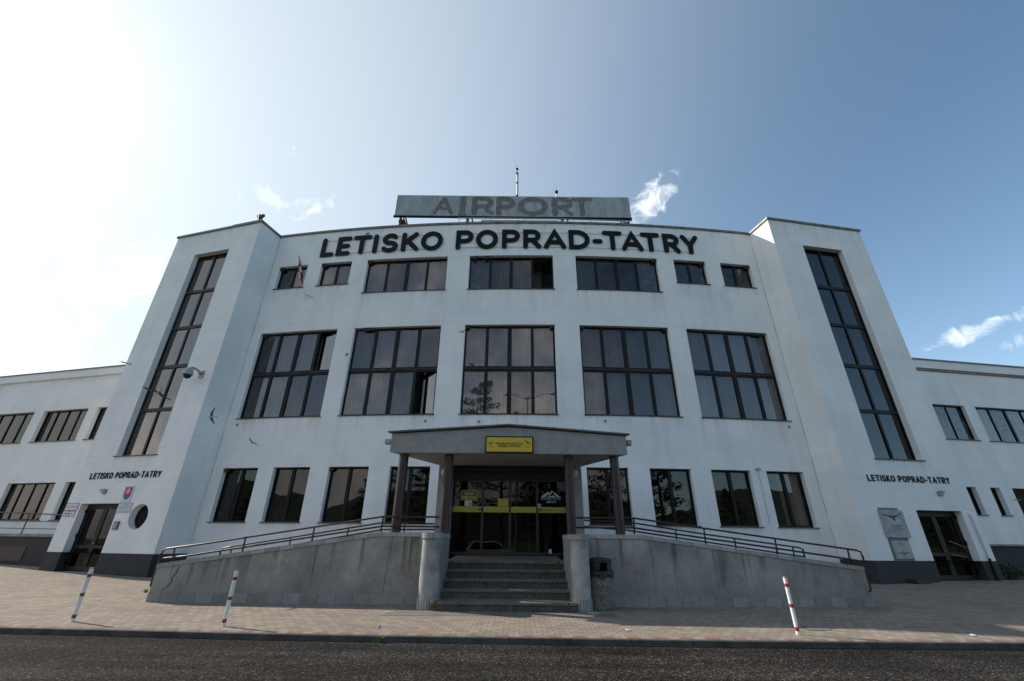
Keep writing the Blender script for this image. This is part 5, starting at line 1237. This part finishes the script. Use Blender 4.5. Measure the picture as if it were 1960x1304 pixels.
for i in range(32):
    a0, a1 = 2*math.pi*i/32, 2*math.pi*(i+1)/32
    f = lambda a: .335+.02*math.sin(a*7)+.012*math.sin(a*13)
    bag.add([(xb_+f(a0)*math.cos(a0), Yb_+f(a0)*math.sin(a0), .66+.02*math.sin(a0*5)), (xb_+f(a1)*math.cos(a1), Yb_+f(a1)*math.sin(a1), .66+.02*math.sin(a1*5)), (xb_+.335*math.cos(a1), Yb_+.335*math.sin(a1), .76), (xb_+.335*math.cos(a0), Yb_+.335*math.sin(a0), .76)], [(0,1,2,3)])
bag.build('bag_edge', BLACK, bn)
# ---------------------------------------------------------------- left terrace
Yt = 22.6; a = ray(107, 1022); b = ray(-40, 1022)
TX0 = -.963*Yt; 
tw = thing('terrace_wall', 'dark grey terrace wall with pale ledge beside the left tower', 'wall')
tdir = Vector((-1, .237, 0)).normalized(); tn = Vector((-.237, -1, 0)).normalized(); o0 = Vector((TX0+2.5, Yt-.237*2.5, 0))
ft = lambda x, y, z: o0+tdir*x+tn*y+Vector((0,0,z))
zt_ = EYE+.0045*Yt
MB().box(0, 14, -.3, 0, -.1, zt_-.13, ft).build('wall', PLIN, tw); MB().box(0, 14, -.35, .06, zt_-.128, zt_, ft).build('ledge', mat('ledge_mortar', (.3,.27,.25), .9, var=.4), tw)
MB().box(4.0, 14, -.001, .03, .35, .98, ft).build('cellar_panel', mat('oxide_panel', (.06,.028,.024), .6, var=.3), tw)
MB().box(0, 14, -2.6, -.301, zt_-.14, zt_-.12, ft).build('terrace_floor', CONC, tw)
tr = thing('terrace_railing', 'thin brown railing on the terrace beside the left tower', 'railing')
def tpx(u, v_):
    r = ray(u, v_); oo = o0-tn*.15; n2 = tn; k = n2.dot(oo)/n2.dot(Vector((r.x, r.y, 0))); q = r*k; return Vector((q.x, q.y, q.z+EYE))
for v0, v1, nm in ((980.5,985.5,'top_bar'), (997,999,'lower_bar'), (1011,1013,'lower_bar')):
    p, q_ = tpx(0, v0), tpx(117, v1); d_ = (q_-p); MB().tube([p-d_*.8, q_+d_*.3], .025 if nm == 'top_bar' else .016, 8).build(nm, BROWN, tr)
for u in (57, -60): p = tpx(u, 984.5); MB().tube([p, (p.x, p.y, zt_)], .025, 8).build('post', BROWN, tr)
# ---------------------------------------------------------------- swallow nests
def lump(name, p, r, label, seed, m=NEST, sq=(1,.8,.8)):
    bm_ = bmesh.new(); bmesh.ops.create_icosphere(bm_, subdivisions=3, radius=1)
    for v_ in bm_.verts:
        k = 1+.35*noise.noise(v_.co*2.2+Vector((seed,seed*2,0)))+.15*noise.noise(v_.co*6+Vector((seed,0,0))); v_.co = Vector((v_.co.x*sq[0], v_.co.y*sq[1], v_.co.z*sq[2]))*r*k
    me = bpy.data.meshes.new(name); bm_.to_mesh(me); bm_.free(); me.materials.append(m); o = bpy.data.objects.new(name, me); o.location = p; C.objects.link(o)
    tag(o, label, 'nest', 'mud nests under the window lintels'); return o
nests = [('T', 0, .04, 'mud nest in the left corner of the leftmost top window'), ('T', 1, .06, 'mud nest in the left corner of the second top window'), ('T', 2, .02, 'mud nest in the left corner of the third top window'), ('T', 3, .06, 'mud nest in the left corner of the middle top window'),
         ('T', 3, .20, 'mud nest a little right of the corner of the middle top window'), ('T', 4, .975, 'mud nest in the right corner of the fifth top window'), ('T', 5, .93, 'mud nest in the right corner of the sixth top window'), ('T', 6, .92, 'mud nest in the right corner of the rightmost top window'),
         ('H', 0, .04, 'mud nest in the upper left corner of the leftmost hall window'), ('H', 2, .025, 'mud nest in the upper left corner of the middle hall window'), ('H', 2, .975, 'mud nest in the upper right corner of the middle hall window'), ('H', 3, .03, 'mud nest in the upper left corner of the fourth hall window'), ('H', 3, .975, 'mud nest in the upper right corner of the fourth hall window'),
         ('H', 4, .9, 'ragged mud nest under the lintel of the rightmost hall window'), ('H', 1, .16, 'ragged mud nest under the lintel of the second hall window'), ('G', 0, .05, 'mud nest in the corner of the leftmost ground floor window'), ('G', 2, .04, 'mud nest in the corner of the third ground floor window')]
for k, (row, i, f, lab) in enumerate(nests):
    h = HO[row][i]; x = h[0]+(h[1]-h[0])*f; wide = 'ragged' in lab
    lump('swallow_nest', F(x, h[3]-.09, -.10), .10 if row != 'T' else .12, lab, k*1.7, sq=(3.2,.9,.55) if wide else (1.1,.9,.85))
# ---------------------------------------------------------------- birds
def swallow(u, v_, Y, rot, size, label, wing=.5, perched=False):
    p = ray_pt(u, v_, Y); th = thing('swallow', label, 'bird', group='swallows flying at the building')
    R_ = Matrix.Rotation(rot[2], 4, 'Z') @ Matrix.Rotation(rot[1], 4, 'Y') @ Matrix.Rotation(rot[0], 4, 'X'); T_ = lambda x, y, z: p+(R_ @ Vector((x*size, y*size, z*size)))
    m = MB(); m.tube([T_(-.5,0,0), T_(-.3,0,.0), T_(0,0,0), T_(.3,0,.02), T_(.45,0,.04), T_(.55,0,.05), T_(.64,0,.04)], [.01*size,.07*size,.13*size,.12*size,.09*size,.08*size,.01*size], 10, mi=0)
    m.add([T_(-.45,.03,0), T_(-.45,-.03,0), T_(-1.0,-.22,0), T_(-.62,0,0), T_(-1.0,.22,0)], [(0,1,2,3), (0,3,4)], 0)
    body = m.build('body', [BIRDL, BIRD], th, smooth=True)
    for s_ in (1, -1):
        wm = MB(); z1_, z2_ = wing*.35, wing*.75
        a = [T_(.25,s_*.08,.05), T_(.3,s_*.5,z1_), T_(-.05,s_*1.25,z2_), T_(-.15,s_*1.2,z2_-.01), T_(-.05,s_*.5,z1_-.02), T_(-.15,s_*.08,.04)]
        b = [q+Vector((0,0,-.012*size)) for q in a]
        wm.add(a+b, [(0,1,4,5), (1,2,3,4), (6,11,10,7), (7,10,9,8)]+[(i, (i+1) % 6, 6+(i+1) % 6, 6+i) for i in range(6)]); wm.build('wing', BIRD, th)
    return th
rd_ = math.radians
swallow(405, 798, 17., (rd_(60), 0, rd_(190)), .28, 'pale bellied swallow flying before the side wall of the left tower', .9)
swallow(485, 848, 17.2, (rd_(20), 0, rd_(160)), .24, 'swallow gliding left of the lower wall between tower and windows', .3)
swallow(302, 750, 15.5, (rd_(15), rd_(15), rd_(150)), .42, 'large swallow crossing the stair window of the left tower', -.3)
swallow(665, 677, 17.5, (rd_(50), rd_(30), rd_(60)), .16, 'tiny dark swallow beside the second hall window', -1.)
swallow(886, 636, 17.5, (rd_(10), rd_(-50), rd_(30)), .22, 'swallow flying up to the nest of the middle hall window', .6)
swallow(963.5, 523, 17.8, (rd_(10), 0, rd_(170)), .17, 'pale swallow in front of the middle top window', .1)
swallow(759, 758, 18.4, (rd_(30), 0, rd_(20)), .14, 'tiny swallow before the lower panes of the second hall window', .5)
swallow(1948, 957, 18.5, (rd_(5), 0, rd_(175)), .24, 'swallow flying past the right wing by the frame edge', .2)
def perched(p, size, label):
    th = thing('pigeon', label, 'bird'); T_ = lambda x, y, z: p+Vector((x, y, z))*size
    MB().tube([T_(-.9,0,.25), T_(-.55,0,.32), T_(-.1,0,.42), T_(.3,0,.55), T_(.42,0,.82), T_(.48,0,.95), T_(.62,0,.95), T_(.75,0,.93)], [q*size for q in (.03,.12,.24,.22,.12,.12,.07,.01)], 10).build('body', BIRD, th, smooth=True)
    m = MB(); m.tube([T_(.0,.08,.2), T_(.02,.08,0)], .03*size, 6); m.tube([T_(.0,-.08,.2), T_(.02,-.08,0)], .03*size, 6); m.build('leg', DARK, th); return th, T_
xb2, zb2 = onF(703, 450, .1); perched(F(xb2, zb1+.0, .1), .17, 'small bird perched on the letter T of the large sign')
pb = thing('crow', 'dark bird raising its wings on the left tower roof edge', 'bird'); p_ = PL(.30, TOP+.19, -.05); T_ = lambda x, y, z: p_+Vector((x, y, z))*.66
MB().tube([T_(.02,.05,.0), T_(.03,.02,.12), T_(.05,0,.28), T_(.02,-.02,.42), T_(-.03,-.04,.52), T_(-.10,-.06,.56), T_(-.16,-.08,.55)], [.03,.09,.12,.10,.06,.05,.01], 10).build('body', BIRD, pb, smooth=True)
for pts_ in ([(.08,0,.30), (.16,.0,.62), (.24,.03,.74), (.26,.03,.66), (.34,.05,.68), (.30,.04,.54), (.36,.05,.50), (.22,.02,.26)], [(-.02,0,.36), (-.12,.0,.46), (-.30,.0,.56), (-.40,.02,.60), (-.30,.02,.48), (-.34,.02,.42), (-.16,.0,.28), (0,0,.2)], [(.02,0,.4), (.0,.04,.62), (.06,.05,.80), (.10,.05,.70), (.14,.04,.74), (.12,.02,.5)]):
    m = MB(); a = [T_(*q) for q in pts_]; b = [q+Vector((0,.03,0)) for q in a]; n = len(a)
    m.add(a+b, [tuple(range(n)), tuple(range(2*n-1, n-1, -1))]+[(i, (i+1) % n, n+(i+1) % n, n+i) for i in range(n)]); m.build('wing', BIRD, pb)
m = MB(); m.tube([T_(-.01,0,.08), T_(-.03,-.02,-.02)], .015, 6); m.build('leg', DARK, pb); m = MB(); m.tube([T_(.06,0,.08), T_(.06,-.02,-.02)], .015, 6); m.build('leg', DARK, pb)
# ---------------------------------------------------------------- ground details
def gp(u, v_, z=0.): r = ray(u, v_); k = (z-EYE)/r.z; return Vector((r.x*k, r.y*k, z))
def weed(u, v_, n, hgt, spread, label, z=0., m=GRASS, cat='weed', name='weed'):
    p = gp(u, v_, z); mb = MB()
    for i in range(n):
        a = random.uniform(0, 6.28); l = random.uniform(.4, 1)*hgt; r0 = random.uniform(0, spread*.35); b = p+Vector((math.cos(a)*r0, math.sin(a)*r0*.5, 0)); t = b+Vector((math.cos(a)*spread*random.uniform(.2,1), math.sin(a)*spread*.6*random.uniform(.2,1), l)); md = b.lerp(t, .5)+Vector((0,0,l*.22)); wd = Vector((-math.sin(a), math.cos(a)*.3, .1)).normalized()*hgt*.07
        mb.add([b-wd*.6, b+wd*.6, md+wd, t, md-wd], [(0,1,2,4), (4,2,3)])
    return tag(mb.build(name, m, recalc=False), label, cat, 'weeds in the paving joints' if cat == 'weed' else None)
weed(287, 1147, 46, .10, .17, 'green weed tuft at the low end of the left ramp wall'); weed(278, 1135, 20, .12, .12, 'thin seeding weed beside the tuft at the ramp wall end')
weed(726, 1230, 40, .10, .07, 'small green weed at the kerb, left of the steps axis', -KH); weed(906, 1228, 40, .11, .08, 'taller green weed at the kerb in front of the steps', -KH); weed(1001, 1229, 20, .04, .08, 'low flat weed at the kerb right of the taller one', -KH)
weed(62, 1092, 40, .06, .35, 'dry low weeds at the outer foot of the left tower', .1); weed(258, 1120, 16, .03, .35, 'faint weeds in the paving before the left tower plinth', .02)
weed(55, 1077, 60, .5, .28, 'straggly weed growing at the terrace wall foot', .25)
bs = ray(1938, 1112); Yq = 19.8; pbu = Vector((bs.x/bs.y*Yq, Yq, .2)); sbm = MB(); random.seed(12)
for i in range(700):
    d_ = Vector((random.gauss(0,1), random.gauss(0,1), random.gauss(0,1))).normalized()*random.uniform(.3,1)**.6; c = pbu+Vector((d_.x*.5, d_.y*.4, .28+d_.z*.34))
    a = Vector((random.uniform(-1,1), random.uniform(-1,1), random.uniform(-1,1))).normalized()*.05; b_ = a.cross(Vector((random.uniform(-1,1),1,.3))).normalized()*.03; sbm.add([c-a, c-b_, c+a, c+b_], [(0,1,2,3)])
tag(sbm.build('bush', LEAF, recalc=False), 'dark small bush in the corner beside the right tower', 'bush')
# manhole
mh = gp(1575, 1205); mm = MB(); c4 = [gp(1532,1197,.005), gp(1578,1197,.005), gp(1594,1206.5,.005), gp(1546,1206.5,.005)]
mm.add(c4, [(0,1,2,3)], 1); 
c5 = [c.lerp(sum(c4, Vector())/4, .09)+Vector((0,0,.003)) for c in c4]; mm.add(c5, [(0,1,2,3)], 0)
tag(mm.build('manhole_cover', [mat('manhole_fill', (.17,.16,.155), .9, var=.3, vscale=6), mat('manhole_rim', (.05,.045,.045), .6)], recalc=False), 'square manhole cover in the pavement behind the right bollard', 'manhole cover')
# litter scraps
def scrap(u, v_, s_, m, label, z=0.):
    p = gp(u, v_, z); mb = MB(); pts = [(math.cos(k*1.05)*s_*random.uniform(.6,1), math.sin(k*1.05)*s_*random.uniform(.4,.8), .012+random.uniform(0,.02)) for k in range(6)]
    mb.add([p+Vector(q) for q in pts]+[p+Vector((0,0,.035))], [(k, (k+1) % 6, 6) for k in range(6)]); tag(mb.build('litter_scrap', m, recalc=False), label, 'litter', 'scraps on the pavement')
scrap(725, 1203, .06, BLUEP, 'dark blue scrap on the sunlit pavement left of the steps'); scrap(1201, 1208, .05, WPR, 'white paper scrap on the shaded pavement right of the steps'); scrap(1863, 1218, .06, WPR, 'white scrap near the right end of the kerb'); scrap(189, 1152, .035, NEST, 'tiny brown scrap on the pavement near the left bollard')
# cracks in the road
ckm = mat('road_crack_filler', (.012,.012,.012), .9)
def rcrack(pts, wd, label):
    mb = MB(); q = [gp(u, v_, -KH+.004) for u, v_ in pts]; f = []
    for a, b in zip(q, q[1:]):
        for k in range(5):
            p = a.lerp(b, k/5); f.append(p+Vector((random.uniform(-1,1), random.uniform(-1,1), 0))*.02)
    f.append(q[-1])
    for a, b in zip(f, f[1:]):
        d_ = Vector((-(b-a).y, (b-a).x, 0)).normalized()*wd*random.uniform(.4,1.2); mb.add([a-d_, a+d_, b+d_, b-d_], [(0,1,2,3)])
    tag(mb.build('road_crack', ckm, recalc=False), label, kind='structure')
rcrack([(967,1238), (957,1252), (955,1268), (942,1288), (938,1304), (935,1325)], .011, 'crack in the asphalt before the steps'); rcrack([(430,1285), (460,1268), (490,1258)], .008, 'faint crack in the asphalt at left'); rcrack([(0,1290), (60,1278), (120,1262), (160,1258)], .008, 'faint crack in the asphalt at far left')
# ---------------------------------------------------------------- what stands behind the photographer (seen mirrored in the glass)
random.seed(21)
def leaf_cloud(mb, c, rx, rz, n, s_):
    for i in range(n):
        d_ = Vector((random.gauss(0,1), random.gauss(0,1), random.gauss(0,1))).normalized()*random.random()**.45; p = Vector((c[0]+d_.x*rx, c[1]+d_.y*rx, c[2]+d_.z*rz))
        a = Vector((random.uniform(-1,1), random.uniform(-1,1), random.uniform(-.5,.5))).normalized()*s_; b = a.cross(Vector((random.uniform(-1,1), random.uniform(-1,1), 1))).normalized()*s_*.6; mb.add([p-a, p-b, p+a, p+b], [(0,1,2,3)])
PINE = mat('pine_needles', (.035,.055,.025), .8, var=.5, vscale=.7)
def pine(x, y, h, label):
    th = thing('pine_tree', label, 'tree', group='pines across the road'); th.location = (x, y, -.1); n = 9
    MB().tube([(0,0,0), (.1,.05,h*.5), (0,.1,h*.95)], [.22,.15,.04], 8).build('trunk', BARK, th)
    br = MB(); cr_ = MB()
    for k in range(n*3):
        f = .22+.76*k/(n*3); a = k*2.4+random.uniform(-.3,.3); l = (1-f)*h*.30+.5; z = f*h; tipx, tipy = math.cos(a)*l, math.sin(a)*l
        br.tube([(0,0,z-.2), (tipx*.6,tipy*.6,z+.1), (tipx,tipy,z+.15)], [.05,.035,.015], 5)
        leaf_cloud(cr_, (tipx*.75, tipy*.75, z+.15), l*.42+.2, .5, 90, .17); leaf_cloud(cr_, (tipx*.35, tipy*.35, z+.1), l*.35, .4, 40, .16)
    br.build('branches', BARK, th); cr_.build('crown', PINE, th, recalc=False); return th
spots = [(-5.5,-13,20.5), (-15,-14,12), (-20,-16,11), (-25.5,-14,9), (-.8,-14,16.5), (3,-15,12), (8,-13,13), (13,-15,15), (18.5,-13,14), (23,-15,14), (28,-14,9.5), (37,-17,8.5), (-47,-17,9), (-52,-6,11), (-58,2,9), (-50,-13,8), (-66,-9,11), (-60,-16,10), (52,-8,9), (60,-2,10), (64,-12,11)]
protos = [pine(*spots[0], 'pine tree across the road mirrored in the windows'), pine(*spots[1], 'pine tree across the road mirrored in the windows')]
for k, s_ in enumerate(spots[2:]):
    src = protos[k % 2]; c = src.copy(); C.objects.link(c); c.location = (s_[0], s_[1], -.1); c.rotation_euler = (0,0,k*1.3); q = s_[2]/(20.5 if k % 2 == 0 else 12); c.scale = (q,q,q)
    for ch in [t_ for t_ in bpy.data.objects if t_.parent == src]:
        k2 = ch.copy(); C.objects.link(k2); k2.parent = c
# street lamp with three heads
sl_ = thing('street_lamp', 'three headed street lamp mirrored in the middle hall window', 'street lamp'); lx_, ly_, lh = .45, -4.0, 14.7
MB().tube([(lx_,ly_,-.1), (lx_,ly_,lh)], [.09,.06], 10).build('pole', STEEL, sl_)
for k, (dx, dy) in enumerate(((-2.4,.3), (2.4,.2), (0,-1.2))):
    MB().tube([(lx_,ly_,lh-.2), (lx_+dx*.4,ly_+dy*.4,lh+.35), (lx_+dx*.95,ly_+dy*.95,lh+.5)], .03, 8).build('arm', STEEL, sl_)
    MB().lathe([(.06,.12),(.22,.07),(.34,.0),(.30,-.08),(.16,-.15),(.05,-.18)], (lx_+dx, ly_+dy, lh+.5), 18).build('lamp_head', LAMPG, sl_, smooth=True)
# parked car across the road
cs_ = thing('parked_car', 'white hatchback parked across the road, mirrored in the entrance doors', 'car'); cx_, cy_ = -1.6, -6.6
side = [(-2.05,.35),(-2.08,.75),(-1.95,.98),(-1.55,1.05),(-1.25,1.42),(-.9,1.52),(.35,1.5),(.75,1.38),(1.25,1.02),(1.9,.88),(2.1,.6),(2.08,.35)]
MB().prism(side, -.86, .86, lambda a, b, d: (cx_+a, cy_+d, b-.1)).build('body', mat('car_white', (.7,.7,.7), .25), cs_, bevel=.06)
MB().prism([(-1.4,1.02),(-1.15,1.38),(-.85,1.45),(.33,1.43),(.68,1.33),(1.12,1.02)], -.875, .875, lambda a, b, d: (cx_+a, cy_+d, b-.1)).build('side_windows', BLACK, cs_)
for wx in (-1.3, 1.3):
    for wy in (-.82, .82): MB().lathe([(.1,-.1),(.3,-.1),(.31,.0),(.3,.1),(.1,.1)], n=20, P=lambda a, b, c, wx=wx, wy=wy: (cx_+wx+a, cy_+wy+c, .21+b)).build('wheel', BLACK, cs_)

hl = MB(); random.seed(5)
hp = [(math.radians(200+i*5.6), 60+55*abs(math.sin(i*.55))+random.uniform(0,22)) for i in range(26)]
for (a0, h0), (a1, h1) in zip(hp, hp[1:]):
    q = lambda a, rr, z: (rr*math.cos(a), rr*math.sin(a), z)
    hl.add([q(a0,900,-1), q(a1,900,-1), q(a1,1250,h1), q(a0,1250,h0), q(a1,1700,-1), q(a0,1700,-1)], [(0,1,2,3), (3,2,4,5)])
tag(hl.build('hills', mat('wooded_hillside', (.03,.045,.03), .95, var=.3, vscale=.02), recalc=False), 'low wooded hills on the horizon behind the photographer', kind='structure')
